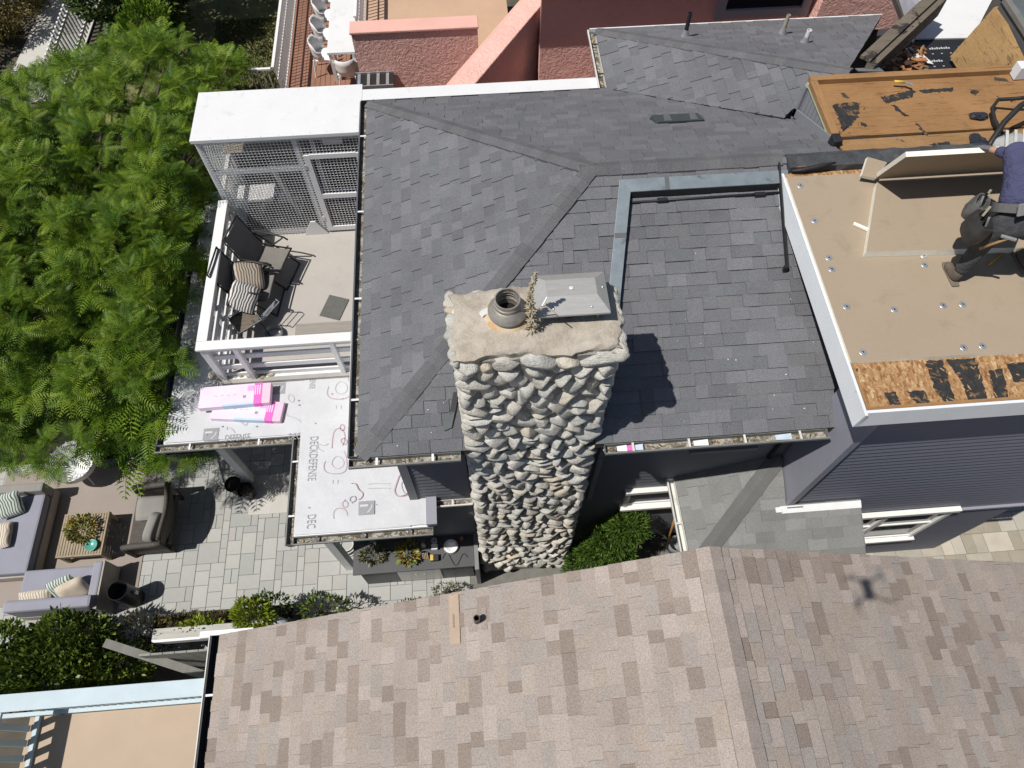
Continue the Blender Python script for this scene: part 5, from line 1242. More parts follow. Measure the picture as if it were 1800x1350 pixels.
MB().lathe([(0,.0),(.10,0),(.16,.45),(.17,.95),(.16,1.0),(.14,.99),(.13,.9)], (q.x,q.y+.02,0), 22).build('pot', 'teal_dark', t, smooth=True); MB().lathe([(0,.92),(.135,.92)], (q.x,q.y+.02,0), 18).build('soil', 'soil', t)
# hose reel
q = at(608,955,.1); t = thing('garden_hose', (q.x,q.y,0), 'coiled black and white garden hose left of the counter', 'hose')
for k in range(5):
    r_ = .11+.028*k; MB().tube([(q.x+r_*math.cos(a*.3),q.y+r_*math.sin(a*.3),.02+.012*(k % 3)) for a in range(21)], .011, 6, closed=True).build('coil', ['hose_white','rubber_black'][k % 2], t, smooth=True)
# bowl and succulents on the coffee table
q = at(162,959,.43); o = MB().lathe([(0,.01),(.05,.01),(.10,.055),(.105,.06),(.095,.058),(.05,.025),(0,.02)], (q.x,q.y,.41), 24).build('glazed_bowl', 'teal_glaze', None, smooth=True); tag(o, 'teal glazed bowl on the corner of the coffee table', 'bowl')
# black bin / heater by the short sofa and a pink sheet
q = at(238,1052,0); t = thing('patio_heater', (q.x,q.y,0), 'black cylindrical patio stove standing right of the short sofa', 'stove')
MB().lathe([(0,0),(.16,0),(.16,.62),(.15,.63),(.14,.6),(.14,.3),(0,.3)], (q.x,q.y,.001), 24).build('drum', 'rubber_black', t, smooth=True, sharp=40); MB().bx(q.x+.17,q.x+.21,q.y-.03,q.y+.03,.35,.45).build('handle', 'galv', t)
q = at(220,1050,.05); o = MB().bx(q.x-.09,q.x+.09,q.y-.18,q.y+.2,.016,.03).build('foam_offcut', 'foam_pale', None); tag(o, 'pale pink foam offcut on the rug beside the black stove', 'foam offcut')
# white sculptural chair seen through the fronds
q = at(135,818,.4); t = thing('white_basket_chair', (q.x,q.y,0), 'white wire basket chair half hidden under the tree fronds', 'chair')
MB().lathe([(0,.25),(.22,.27),(.36,.42),(.40,.60)], (q.x,q.y,0), 28).build('shell', 'white_plastic', t, smooth=True)
for k in range(4):
    a = k*math.pi/2+.6; MB().tube([(q.x+.30*math.cos(a),q.y+.30*math.sin(a),0),(q.x+.1*math.cos(a),q.y+.1*math.sin(a),.27)], .012, 6).build('leg', 'white_plastic', t)
for k in range(16):
    a = k*math.pi/8; MB().tube([(q.x+.4*math.cos(a)*s_,q.y+.4*math.sin(a)*s_,.24+.38*s_*s_+.01) for s_ in (.3,.6,.85,1.0)], .009, 6).build('rib', 'white_plastic', t)
# low garden wall, planks and fence at the patio's lower edge
t = thing('planter_trough', (-4.6,2.45,0), 'long low black planter trough along the patio\'s lower edge', 'planter')
MB().bx(-5.6,-3.35,2.36,2.60,0,.40).build('box', 'rubber_black', t); MB().bx(-5.57,-3.38,2.39,2.57,.40,.405).build('soil', 'soil', t)
t = thing('garden_bench', (-4.3,2.2,0), 'weathered grey plank bench behind the planter trough', 'bench')
MB().bx(-5.32,-3.30,2.10,2.26,.92,.98).build('seat', 'plank_pale', t); MB().bx(-5.32,-3.30,2.06,2.098,.80,.978).build('front_rail', 'white_trim', t)
for x in (-5.2,-3.45): MB().bx(x,x+.08,2.12,2.24,0,.919).build('leg', 'plank_pale', t)
t = thing('metal_basin', (-3.35,2.15,.98), 'crumpled silver foil tray at the bench end', 'tray')
o = MB(); o.ico((-3.42,2.18,1.02), (.16,.10,.04), 2, .12); o.build('tray', 'galv', t, smooth=True)
# neighbour's leaning gate panel and side yard
t = thing('fence_panel', (-4.9,1.85,0), 'grey weathered fence panel with sloping top beside the tan roof', 'fence')
for k in range(8):
    x = -5.25+k*.17; MB().bx(x,x+.16,1.80,1.83,0,1.45-.0*k).build('board', 'plank_grey', t)
MB().bar((-5.75,2.02,1.50),(-4.5,1.55,.75),.12,.05).build('top_rail', 'plank_grey', t)
MB().bar((-4.3,1.98,1.7),(-3.55,1.98,1.7),.09,.05).build('top_rail', 'white_trim', t)
b = MB(); b.tube([(-4.05,1.75,1.75),(-4.02,1.72,1.6),(-4.10,1.62,1.45)], .012, 6); o = b.build('gate_latch', 'rubber_black', None); tag(o, 'black gate latch handle on the fence by the tan roof gutter', 'latch')
# --------- neighbour's balcony, lower left
t = thing('neighbour_balcony', (-5.2,.5,0), 'tan floored balcony with pale blue board railing at lower left', 'balcony')
MB().bx(-6.15,-3.62,-2.0,1.03,2.0,2.2).build('floor', 'balcony_tan', t)
MB().bx(-6.05,-6.0,-2.0,1.03,2.201,2.26).build('curb', 'rail_blue', t)
MB().bx(-9.0,-3.62,1.03,1.23,2.96,3.0).build('cap_rail', 'rail_blue', t, bevel=.004)
MB().bx(-6.2,-6.02,-2.0,1.028,2.96,3.0).build('cap_rail', 'rail_blue', t, bevel=.004)
MB().bx(-9.0,-3.62,1.04,1.09,2.15,2.25).build('bottom_rail', 'rail_blue', t)
for k in range(24):
    x = -6.0+k*.10
    MB().bx(x,x+.045,1.085,1.125,2.25,2.96).build('baluster', 'rail_blue', t)
for k in range(16):
    y = .93-k*.17
    MB().bx(-6.14,-6.09,y-.075,y,2.25,2.96).build('baluster', 'rail_blue', t)
MB().bx(-6.15,-6.05,1.12,1.20,0,2.96).build('post', 'rail_blue', t)
# ---------------------------------------------------------------- pink stucco house behind
pink = thing('pink_house', (2, 14, 0), 'salmon pink stucco house with terrace walls behind the grey roof', 'house')
# terrace wall facing us
PWY = 12.62
MB().bx(-2.14,.30,PWY,PWY+.02,1.2,3.44).build('terrace_wall', 'pink_stucco', pink)
MB().bx(-2.14,.30,PWY+.021,PWY+.30,1.2,3.44).build('terrace_wall', 'pink_smooth', pink)
MB().bx(-2.17,.32,PWY-.03,PWY+.33,3.445,3.50).build('coping', 'pink_smooth', pink, bevel=.015)
MB().bx(-2.13,1.0,PWY+.31,18,2.55,2.68).build('terrace_floor', 'terrace_tan', pink)
# diagonal parapet
A_ = Vector((-.36,10.92,0)); B_ = Vector((1.62,13.95,0)); dd = (B_-A_).normalized(); nn_ = Vector((dd.y,-dd.x,0))
MB().prism([(A_.x,A_.y,1.0),(B_.x,B_.y,1.0),(B_.x+nn_.x*.40,B_.y+nn_.y*.40,1.0),(A_.x+nn_.x*.40,A_.y+nn_.y*.40,1.0)], (0,0,2.48)).build('parapet', 'pink_stucco', pink, bevel=.02)
MB().prism([(A_.x-nn_.x*.09,A_.y-nn_.y*.09,1.0),(B_.x-nn_.x*.09,B_.y-nn_.y*.09,1.0),(B_.x-nn_.x*.002,B_.y-nn_.y*.002,1.0),(A_.x-nn_.x*.002,A_.y-nn_.y*.002,1.0)], (0,0,2.44)).build('parapet_edge', 'pink_smooth', pink, bevel=.02)
# lower pink ledge and back wall in the shade of an added overhang
MB().bx(.25,9,10.3,12.30,1.4,1.5).build('ledge', 'pink_stucco_dimmed', pink)
bwall = MB().bx(1.50,6.66,12.30,12.5,1.5,7.5).build('wall', 'pink_stucco', pink)
MB().bx(6.67,9.5,11.95,12.5,1.5,7.5).build('wall', 'pink_stucco', pink)
MB().bx(.9,6.64,12.09,12.298,4.34,4.7).build('shade_overhang', 'pink_smooth', pink)  # unseen overhang, added and sized to shade the wall below it
MB().bx(1.62,1.80,13.0,18,1.5,5.5).build('terrace_side_wall', 'pink_smooth_shaded', pink)
wn = MB().bx(4.98,6.46,12.285,12.298,3.82,4.33).build('window', 'glass_dark', pink)
for a in ((4.80,4.98,3.64,4.33),(6.46,6.62,3.64,4.33)): MB().bx(a[0],a[1],12.22,12.297,a[2],a[3]).build('frame', 'frame_grey', wn)
for a in ((3.66,3.82),): MB().bx(4.982,6.458,12.221,12.296,a[0],a[1]).build('frame', 'frame_grey', wn)
# --------- timber deck with white railing
dk = thing('timber_deck', (-3.4,15,0), 'reddish timber deck beside the pink terrace wall', 'deck')
MB().bx(-4.15,-2.15,11.9,20,.9,1.17).build('joists', 'roof_board', dk)
for k in range(18):
    x = -4.14+k*.115; MB().bx(x,x+.107,11.9,20,1.172,1.2).build('plank', 'deck_wood', dk)
def railing(name, x, y0, y1, z0, z1, label, along='y', step=.11, mid=True):
    t = thing(name, (x if along == 'y' else y0, y0 if along == 'y' else x, z0), label, 'railing', 'white baluster railings of the pink house')
    def B(a0, a1, b0, b1, zz0, zz1, nm): (MB().bx(b0,b1,a0,a1,zz0,zz1) if along == 'y' else MB().bx(a0,a1,b0,b1,zz0,zz1)).build(nm, 'white_paint', t)
    B(y0,y1,x-.03,x+.03,z1-.04,z1,'top_rail'); B(y0,y1,x-.015,x+.015,z0+.08,z0+.11,'bottom_rail')
    if mid: B(y0,y1,x-.012,x+.012,(z0+z1)/2+.1,(z0+z1)/2+.13,'middle_rail')
    k = y0+.03
    while k < y1: B(k,k+.022,x-.011,x+.011,z0+.11,z1-.04,'baluster'); k += step
    return t
railing('deck_railing', -4.08, 13.45, 19.5, 1.2, 2.2, 'long white railing along the outer edge of the timber deck')
railing('stair_railing', 13.42, -4.6, -4.12, 1.2, 2.2, 'short white railing turning off the timber deck towards the lawn', 'x', .12, False)
railing('terrace_railing', -2.05, 12.95, 19.5, 2.68, 3.6, 'white railing on the tan terrace beside the white table')
# white table and chairs
t = thing('white_table', (-2.72,15.4,1.2), 'long white table with square legs on the timber deck', 'table')
MB().bx(-3.02,-2.40,14.17,18.5,1.88,1.94).build('table_top', 'white_panel', t, bevel=.006)
for x in (-3.0,-2.49):
    for y in (14.19,18.3): MB().bx(x,x+.07,y,y+.07,1.2,1.879).build('leg', 'white_paint', t)
ch0 = None
def plastic_chair(loc, rz, label):
    t = thing('white_chair', loc, label, 'chair', 'white plastic chairs round the deck table')
    M = Matrix.Translation(Vector(loc)) @ Matrix.Rotation(rz,4,'Z')
    def T(p): return M @ Vector(p)
    f = MB(); vs = []; fs = []
    for i in range(9):
        a = math.pi*(.5+i/8)          # curved tub back
        for j in range(4):
            h = .42+.40*j/3*(1-.25*abs(math.sin(a*1))*0); vs.append(T((.05+.25*math.cos(a)*(1+.05*j), .25*math.sin(a)*(1+.05*j), h if 1 < i < 7 else min(h, .66))))
    for i in range(8):
        for j in range(3): a = i*4+j; fs.append((a, a+4, a+5, a+1))
    o = f.add(vs, fs).build('backrest', 'white_plastic', t, smooth=True); md = o.modifiers.new('s','SOLIDIFY'); md.thickness = .02
    MB().prism([T((.25,-.23,.42)),T((.25,.23,.42)),T((-.12,.22,.41)),T((-.20,0,.41)),T((-.12,-.22,.41))], (0,0,.02)).build('seat', 'white_plastic', t)
    for sx, sy in ((.24,.22),(.24,-.22),(-.2,.2),(-.2,-.2)): MB().tube([T((sx*.9,sy*.9,.42)),T((sx*1.1,sy*1.1,0))], .018, 6).build('leg', 'white_plastic', t)
    return t
for k, y in enumerate((14.55,15.25,15.95,16.65)):
    plastic_chair((-3.22,y,1.2), 0, ['white plastic tub chair nearest the end of the deck table','second white plastic tub chair along the deck table','third white plastic tub chair along the deck table','farthest white plastic tub chair, cut by the picture edge'][k])
plastic_chair((-2.62,13.95,1.2), math.pi/2, 'white plastic chair tucked under the end of the deck table')
# plant tray / wall unit at the foot of the terrace wall
t = thing('wall_unit', (-1.6,12.1,1.2), 'long dark metal tray unit hung low on the pink terrace wall', 'wall unit')
c0 = aty(625,148,12.3); c1 = aty(692,145,12.3)
MB().bx(c0.x,c1.x,12.2,12.58,c0.z-.05,c0.z).build('tray', 'rubber_black', t)
for a in ((c0.x,c1.x,12.18,12.2),(c0.x,c1.x,12.58,12.60)): MB().bx(a[0],a[1],a[2],a[3],c0.z-.05,c0.z+.04).build('rim', 'galv', t)
for k in range(4): MB().bx(c0.x+.04+k*(c1.x-c0.x)/4,c0.x+.10+k*(c1.x-c0.x)/4,12.21,12.57,c0.z+.001,c0.z+.02).build('slat', 'galv', t)
# far garden: path, road, fence
struct(MB().prism([(-11.7,15.5,-.02),(-10.0,15.5,-.02),(-9.9,22,-.02),(-11.35,22,-.02)], (0,0,.03)).build('garden_path', 'concrete'))
struct(MB().bx(-30,-12.6,14,40,-.03,-.005).build('road', 'asphalt'))
struct(MB().bx(-9.6,-4.2,12.4,24,-.03,.0).build('lawn', 'soil_green'))
t = thing('slat_fence', (-10,17.5,0), 'white slatted garden fence beside the concrete path', 'fence')
for k in range(26):
    y = 15.6+k*.17; MB().bx(-9.99,-9.95,y,y+.075,.08,1.10).build('slat', 'white_paint', t)
for z in (.25,.9): MB().bx(-9.945,-9.91,15.5,20.1,z,z+.07).build('rail', 'white_paint', t)
# ---------------------------------------------------------------- plants
def np_mesh(name, V, faces_n, quads, tones, m, parent, smooth=False):
    me = bpy.data.meshes.new(name); nv = len(V); nf = len(quads)
    me.vertices.add(nv); me.vertices.foreach_set('co', V.astype(np.float32).ravel())
    me.loops.add(nf*faces_n); me.loops.foreach_set('vertex_index', quads.astype(np.int32).ravel())
    me.polygons.add(nf); me.polygons.foreach_set('loop_start', np.arange(0, nf*faces_n, faces_n, dtype=np.int32))
    me.polygons.foreach_set('loop_total', np.full(nf, faces_n, dtype=np.int32))
    me.materials.append(MATS[m]); a = me.attributes.new('tone', 'FLOAT', 'FACE'); me.update(calc_edges=True)
    me.attributes['tone'].data.foreach_set('value', tones.astype(np.float32)); me.validate()
    o = bpy.data.objects.new(name, me); col.objects.link(o)
    if parent is not None: o.parent = parent; o.matrix_parent_inverse = par_inv(parent)
    return o
RN = np.random.default_rng(4)
def frond_template(npair=13, ll=.30, lw=.055, droop=.35):
    V = []; Q = []
    for i in range(npair):
        s = (i+1)/(npair+.6); x = s; z = -droop*s*s
        L = ll*math.sin(math.pi*min(1, .18+.80*s))**.8
        for sg in (-1, 1):
            b0 = np.array([x, 0, z]); d = np.array([.45, sg*.9, -.12]); d = d/np.linalg.norm(d); n = np.array([-sg*d[1], sg*d[0], 0])
            w_ = lw*.5
            pts = [b0, b0+d*L*.45+n*w_+[0,0,.02], b0+d*L+[0,0,-.05*1], b0+d*L*.45-n*w_+[0,0,.02]]
            k = len(V); V += pts; Q.append((k, k+1, k+2, k+3) if sg > 0 else (k+3, k+2, k+1, k))
    # rachis
    for s0, s1 in ((0,.5),(.5,1)):
        k = len(V); V += [np.array([s0,-.008,-droop*s0*s0]), np.array([s1,-.006,-droop*s1*s1]), np.array([s1,.006,-droop*s1*s1]), np.array([s0,.008,-droop*s0*s0])]; Q.append((k, k+1, k+2, k+3))
    return np.array(V), np.array(Q)
FT = [frond_template(10,.36,.055,.35), frond_template(9,.40,.058,.55), frond_template(11,.33,.05,.2)]
def rot_from(d, up, roll):
    d = d/np.linalg.norm(d); u = up-d*np.dot(up, d)
    if np.linalg.norm(u) < 1e-4: u = np.array([1., 0, 0])
    u = u/np.linalg.norm(u); s = np.cross(u, d)
    c, sn = math.cos(roll), math.sin(roll); s2 = s*c+u*sn; u2 = u*c-s*sn
    return np.stack([d, s2, u2], 1)
def add_fronds(tips, Ls, name, m, parent, nf=(7, 10), spread=(20, 80)):
    VV = []; QQ = []; TT = []; o = 0
    for (p, ax), L in zip(tips, Ls):
        ax = ax/np.linalg.norm(ax); k = RN.integers(nf[0], nf[1]); tone0 = RN.random()
        a0 = RN.random()*6.28
        for i in range(k):
            th = math.radians(RN.uniform(*spread)); ph = a0 + 6.283*i/k + RN.uniform(-.25, .25)
            e1 = np.cross(ax, [0.3, .2, 1.]) if abs(ax[2]) < .95 else np.array([1., 0, 0]); e1 = e1/np.linalg.norm(e1); e2 = np.cross(ax, e1)
            d = ax*math.cos(th) + (e1*math.cos(ph)+e2*math.sin(ph))*math.sin(th)
            Rm = rot_from(d, np.array([0, 0, 1.]), RN.uniform(-.35, .35)); V, Q = FT[RN.integers(0, 3)]
            l = L*RN.uniform(.75, 1.15)
            VV.append((V*l) @ Rm.T + p); QQ.append(Q+o); o += len(V); TT.append(np.full(len(Q), (tone0*.5+RN.random()*.5)))
    return np_mesh(name, np.concatenate(VV), 4, np.concatenate(QQ), np.concatenate(TT), m, parent)
def limb(b, p, q, r0, r1, wob=.15, n=6):
    p = Vector(p); q = Vector(q); pts = []
    for i in range(n):
        s = i/(n-1); v = p.lerp(q, s); v += Vector((RN.uniform(-1,1), RN.uniform(-1,1), 0))*wob*math.sin(math.pi*s); pts.append(v)
    b.tube(pts, [r0+(r1-r0)*i/(n-1) for i in range(n)], 7)
# the fern-leaved tree: lobes spread over its crown
tree = thing('fern_leaf_tree', (-7.3,8.2,0), 'large tree with bright green feathery fronds beside the balcony', 'tree')
lobes = []
def pxy(p):
    v = Vector(p)-CAM; d = v.dot(FW); return 900+F*v.dot(RT)/d, 675-F*v.dot(UP)/d
def crown_ok(x, y, z):
    if x > -4.62 + .45*max(0, min(1, (z-3.2)/.9)): return False
    if y < 6.2 and x < -7.4: return False
    if y < 5.2 and z > 2.9: return False
    u, v = pxy((x, y, z+.35))
    top = 110 if u < 90 else 85 if u < 190 else 45 if u < 300 else 85
    return v > top + 10
# a row along the porch edge, then the rest of the crown
for k in range(13):
    lobes.append((RN.uniform(-5.4,-4.8), 5.0+5.2*k/13, RN.uniform(3.3,4.3)))
lobes = [l for l in lobes if crown_ok(*l)]
for _ in range(16000):
    x = RN.uniform(-11.4,-4.2); y = RN.uniform(4.5,13.5)
    dome = 4.4-.09*((x+7.2)**2+ .35*(y-8.6)**2)
    z = dome-abs(RN.normal())*.8
    if z < 1.9 or not crown_ok(x, y, z): continue
    if all((x-a[0])**2+(y-a[1])**2+((z-a[2])*.9)**2 > .47 for a in lobes): lobes.append((x, y, z))
    if len(lobes) > 190: break
tips = []; Ls = []; tb = MB(); limb(tb, (-7.3,8.2,-.02), (-7.2,8.4,1.5), .17, .12)
for (x, y, z) in lobes:
    limb(tb, (-7.2+RN.uniform(-.1,.1),8.4+RN.uniform(-.1,.1),1.2+RN.uniform(0,.5)), (x, y, z-.25), .06, .018, .2)
    for _ in range(RN.integers(12, 16)):
        d = RN.normal(size=3); d[2] = abs(d[2])*.9+.05; d = d/np.linalg.norm(d); r = RN.uniform(.26,.40)
        tips.append((np.array([x, y, z])+d*r*np.array([1,1,.9]), d*.8+np.array([0,0,.4]))); Ls.append(RN.uniform(.22,.34))
# hanging sprays over the patio edge
for q, z in (((55,765),2.2),((60,740),2.3),((215,745),2.4),((262,760),2.6),((235,800),2.2),((275,720),2.8),((180,720),2.8),((90,700),2.9),((140,690),3.0),((30,690),2.9),((230,700),3.0)):
    p = at(q[0], q[1], z); tips.append((np.array(p), np.array([RN.uniform(-.2,.3), -.5, .45]))); Ls.append(RN.uniform(.42,.56))
    tips.append((np.array(p)+RN.uniform(-.2,.2,3), np.array([RN.uniform(-.3,.3), -.2, .7]))); Ls.append(RN.uniform(.36,.5))
tb.build('trunk', 'bark', tree, smooth=True)
add_fronds(tips, Ls, 'crown', 'leaf_frond', tree)
def leaf_bush(name, c, rad, n, ls, lw, m, label, cat='shrub', group=None, shell=.55, up=.5, stem=True, flat=1.0, base=0.0, pieces=None):
    t = thing(name, (c[0], c[1], base), label, cat, group)
    cs = pieces or [(c, rad, n)]
    VV = []; TT = []
    for cc, rr_, nn in cs:
        d = RN.normal(size=(nn, 3)); d /= np.linalg.norm(d, axis=1)[:, None]; r = RN.uniform(shell, 1.0, nn)**.6
        lump = 1+.22*np.sin(5*d[:, 0]+3*d[:, 1]+RN.random()*6)*np.cos(4*d[:, 2]+2*d[:, 1])
        P_ = d*(r*lump)[:, None]*np.array(rr_)+np.array(cc)
        out = d*np.array([1,1,1.])+np.array([0,0,up])+RN.normal(size=(nn,3))*.45; out /= np.linalg.norm(out, axis=1)[:, None]
        side = np.cross(out, RN.normal(size=(nn,3))); side /= np.linalg.norm(side, axis=1)[:, None]
        nrm = np.cross(out, side); L = ls*RN.uniform(.7,1.3,nn)[:, None]; W = lw*RN.uniform(.7,1.3,nn)[:, None]
        V = np.stack([P_, P_+out*L*.5+side*W*.5+nrm*L*.06, P_+out*L, P_+out*L*.5-side*W*.5+nrm*L*.06], 1)
        VV.append(V.reshape(-1, 3)); TT.append(RN.random(nn))
    V = np.concatenate(VV); nq = len(V)//4
    np_mesh('foliage', V, 4, np.arange(nq*4).reshape(-1, 4), np.concatenate(TT), m, t)
    if stem:
        b = MB()
        for k in range(5): limb(b, (c[0]+RN.uniform(-.06,.06), c[1]+RN.uniform(-.06,.06), base), (c[0]+RN.uniform(-.5,.5)*rad[0], c[1]+RN.uniform(-.5,.5)*rad[1], c[2]+rad[2]*.3), .022, .008, .05)
        b.build('stem', 'bark', t)
    return t
leaf_bush('hedge', (-7.0,1.9,1.0), (1.3,.6,.8), 0, .10, .045, 'leaf_hedge', 'dark glossy leafy hedge at the lower left by the blue railing', 'hedge',
          pieces=[((-7.6,1.9,1.1),(.8,.55,.8),4200),((-6.7,1.75,1.0),(.8,.5,.75),4200),((-6.0,1.75,.8),(.6,.45,.6),2600),((-6.5,2.2,1.15),(.6,.35,.5),2200),((-8.2,1.7,1.3),(.6,.5,.7),2200)])
p = at(440,1078,1.25); leaf_bush('lime_shrub', (p.x,p.y,1.15), (.30,.22,.28), 1100, .085, .032, 'leaf_lime', 'bright lime green shrub at the bench end near the tan roof')
p = at(345,1100,.95); leaf_bush('lime_shrub', (p.x,p.y,.85), (.34,.12,.15), 420, .075, .03, 'leaf_lime', 'small lime green sprigs in front of the bench')
p = at(470,1062,1.0); leaf_bush('climber', (p.x,p.y,.95), (.32,.18,.25), 520, .07, .03, 'leaf_dark', 'dark leafy shrub just right of the lime green one')
p = at(565,1068,.9); leaf_bush('climber', (p.x,p.y,.75), (.38,.22,.35), 520, .08, .03, 'leaf_lime2', 'sparse twiggy green shrub at the rake of the tan roof')
p = at(700,1055,.7); leaf_bush('climber', (p.x+.2,p.y-.1,.35), (.30,.16,.2), 260, .07, .025, 'leaf_dark', 'low sparse plant half hidden under the tan roof edge')
p = at(785,1035,.5); leaf_bush('low_succulent', (p.x,p.y,.35), (.25,.12,.2), 300, .06, .02, 'leaf_succ_grey', 'pale grey-green plant below the counter at the roof edge')
p = at(290,1085,.5); leaf_bush('trough_plant', (-4.9,2.47,.5), (.6,.10,.14), 520, .05, .02, 'leaf_brown', 'scrubby brownish plants in the planter trough', 'plant')
leaf_bush('climber', (-5.55,2.25,.75), (.5,.3,.35), 900, .06, .025, 'leaf_brown2', 'brown-green creeper beside the short sofa', 'shrub')
leaf_bush('yew_shrub', (1.78,3.02,1.0), (.5,.35,1.0), 0, .10, .016, 'leaf_podo', 'narrow leaved green shrub right of the chimney base',
          pieces=[((2.05,3.10,1.55),(.30,.22,.35),1900),((1.85,3.05,1.2),(.36,.26,.42),2300),((1.62,2.95,.85),(.36,.26,.45),2300),((1.42,2.85,.5),(.34,.25,.45),1900),((1.95,2.95,.8),(.3,.24,.4),1400)])
# bouquet of succulents on the coffee table
q = at(142,930,.5); leaf_bush('succulent_bowl', (q.x,q.y,.50), (.24,.24,.10), 650, .065, .035, 'leaf_succ', 'bowl of green and orange succulents on the coffee table', 'plant', stem=False, base=.41)
q = at(655,975,1.0); leaf_bush('succulent', (q.x,q.y,1.0), (.20,.12,.09), 420, .075, .02, 'leaf_succ_grey', 'spiky grey and dark succulent at the left of the counter', 'plant', stem=False, base=.92)
q = at(717,972,1.0); leaf_bush('succulent', (q.x,q.y,1.0), (.17,.17,.10), 300, .09, .035, 'leaf_succ', 'yellow-green succulent in the middle of the counter', 'plant', stem=False, base=.92)
# upper left garden
leaf_bush('brown_shrub', (-12.0,18.3,.9), (1.3,1.2,1.1), 0, .14, .05, 'leaf_brown', 'large olive brown shrub at the top left corner', pieces=[((-12.2,18.6,1.0),(1.2,1.1,1.1),5200),((-12.9,17.6,.5),(1.0,.9,.6),2600),((-11.6,19.6,.9),(.9,.8,.9),2200),((-13.2,16.4,.3),(1.1,1.0,.35),2200)])
leaf_bush('garden_tree', (-7.6,16.6,1.7), (1.5,1.2,1.4), 0, .17, .07, 'leaf_dark', 'dark leafy garden tree behind the fern leaved tree', 'tree', pieces=[((-8.0,17.2,1.6),(1.3,1.1,1.2),4200),((-7.5,17.9,1.9),(1.2,1.0,1.2),4000),((-6.7,19.2,2.0),(1.2,1.0,1.2),3600),((-5.5,19.9,1.9),(.9,.9,1.1),2600),((-8.9,18.6,1.6),(1.0,1.0,1.1),2400)])
p = at(250,30,2.6); leaf_bush('yellow_shrub', (p.x,p.y,2.4), (.55,.5,.5), 1300, .13, .05, 'leaf_frond', 'yellow-green tree top between the fence and dark tree', 'tree', base=0)
# lawn blades
n = 14000; X_ = RN.uniform(-6.6,-4.2,n); Y_ = RN.uniform(14.2,18.4,n); a = RN.random(n)*6.28; L = RN.uniform(.03,.08,n)
P_ = np.stack([X_, Y_, np.zeros(n)], 1); d = np.stack([np.cos(a)*.02, np.sin(a)*.02, np.zeros(n)], 1); tip = np.stack([np.cos(a*1.7)*.03, np.sin(a*1.7)*.03, L], 1)
V = np.stack([P_-d, P_+d, P_+tip], 1).reshape(-1, 3)
o = np_mesh('grass', V, 3, np.arange(n*3).reshape(-1, 3), RN.random(n), 'grass', None); tag(o, 'dry mown lawn between the trees and the timber deck', 'grass', kind='stuff')
# dried weed growing from the chimney crown
t = thing('dried_weed', (.40,3.42,CZ+.05), 'dried upright weed growing between flue pipe and metal hood', 'weed')
b = MB(); rw = random.Random(3)
top = at(928,458,CZ+.62)
base_ = Vector((.42,3.40,CZ+.06)); main = [base_.lerp(Vector((.44,3.47,CZ+.86)), i/8)+Vector((.02*math.sin(i),0,0)) for i in range(9)]
b.tube(main, [.012-.001*i for i in range(9)], 6)
b.tube([main[3], Vector((.56,3.42,CZ+.42)), Vector((.66,3.36,CZ+.36))], .006, 5)
b.build('stem', 'dry_weed', t)
lf = MB()
for i in range(330):
    s = rw.random(); k = min(7, int(s*8)); p = main[k].lerp(main[k+1], s*8-k); a = rw.uniform(0,6.28); L_ = (.075*(1-s)+.022)*rw.uniform(.5,1.1)
    dv = Vector((math.cos(a),math.sin(a),rw.uniform(-.2,.7))).normalized(); sd = dv.cross(Vector((0,0,1))).normalized()*.007
    lf.add([p, p+dv*L_*.5+sd, p+dv*L_, p+dv*L_*.5-sd], [(0,1,2,3)])
lf.build('leaves', 'dry_weed', t)
# ---------------------------------------------------------------- the roofer, bent over the tilted board
def skin(name, verts, edges, radii, m, parent, root=0, sub=2):
    me = bpy.data.meshes.new(name); me.from_pydata([tuple(v) for v in verts], edges, [])
    ob = bpy.data.objects.new(name+'_tmp', me); col.objects.link(ob)
    ob.modifiers.new('skin', 'SKIN'); sd = me.skin_vertices[0].data
    for i, r in enumerate(radii): sd[i].radius = r if isinstance(r, tuple) else (r, r)
    for i in range(len(verts)): sd[i].use_root = (i == root)
    sm = ob.modifiers.new('sub', 'SUBSURF'); sm.levels = sub; sm.render_levels = sub
    dg = bpy.context.evaluated_depsgraph_get(); dg.update()
    em = bpy.data.meshes.new_from_object(ob.evaluated_get(dg)); bpy.data.objects.remove(ob)
    em.materials.clear(); em.materials.append(MATS[m]); em.polygons.foreach_set('use_smooth', [True]*len(em.polygons))
    o = bpy.data.objects.new(name, em); col.objects.link(o); o.parent = parent; o.matrix_parent_inverse = par_inv(parent)
    return o
GZ = FZ+.0545
person = thing('person', (5.15,4.15,GZ), 'person in navy shirt and dark work trousers bending over the tilted insulation board', 'person')
V3 = Vector
pel = V3((4.95,4.06,7.22)); wai = V3((4.97,4.21,7.38)); che = V3((5.08,4.48,7.56)); nek = V3((5.18,4.68,7.62)); hed = V3((5.24,4.82,7.66))
hl = V3((4.84,4.06,7.16)); kl = V3((4.90,4.10,6.84)); al = V3((4.87,4.06,6.50)); fl_ = V3((4.86,4.19,GZ+.045))
hr = V3((5.10,4.03,7.16)); kr = V3((5.48,4.18,6.90)); ar = V3((5.66,4.16,6.52)); fr_ = V3((5.68,4.32,GZ+.045))
sl = V3((4.97,4.62,7.56)); el = V3((5.17,4.77,7.36)); hnl = V3((5.07,4.955,7.265))
sr_ = V3((5.33,4.56,7.58)); er = V3((5.66,4.68,7.38)); hnr = V3((5.72,4.955,7.265))
bv = [pel,wai,che,nek,hed,hl,kl,al,fl_,hr,kr,ar,fr_,sl,el,hnl,sr_,er,hnr]
be = [(0,1),(1,2),(2,3),(3,4),(0,5),(5,6),(6,7),(7,8),(0,9),(9,10),(10,11),(11,12),(2,13),(13,14),(14,15),(2,16),(16,17),(17,18)]
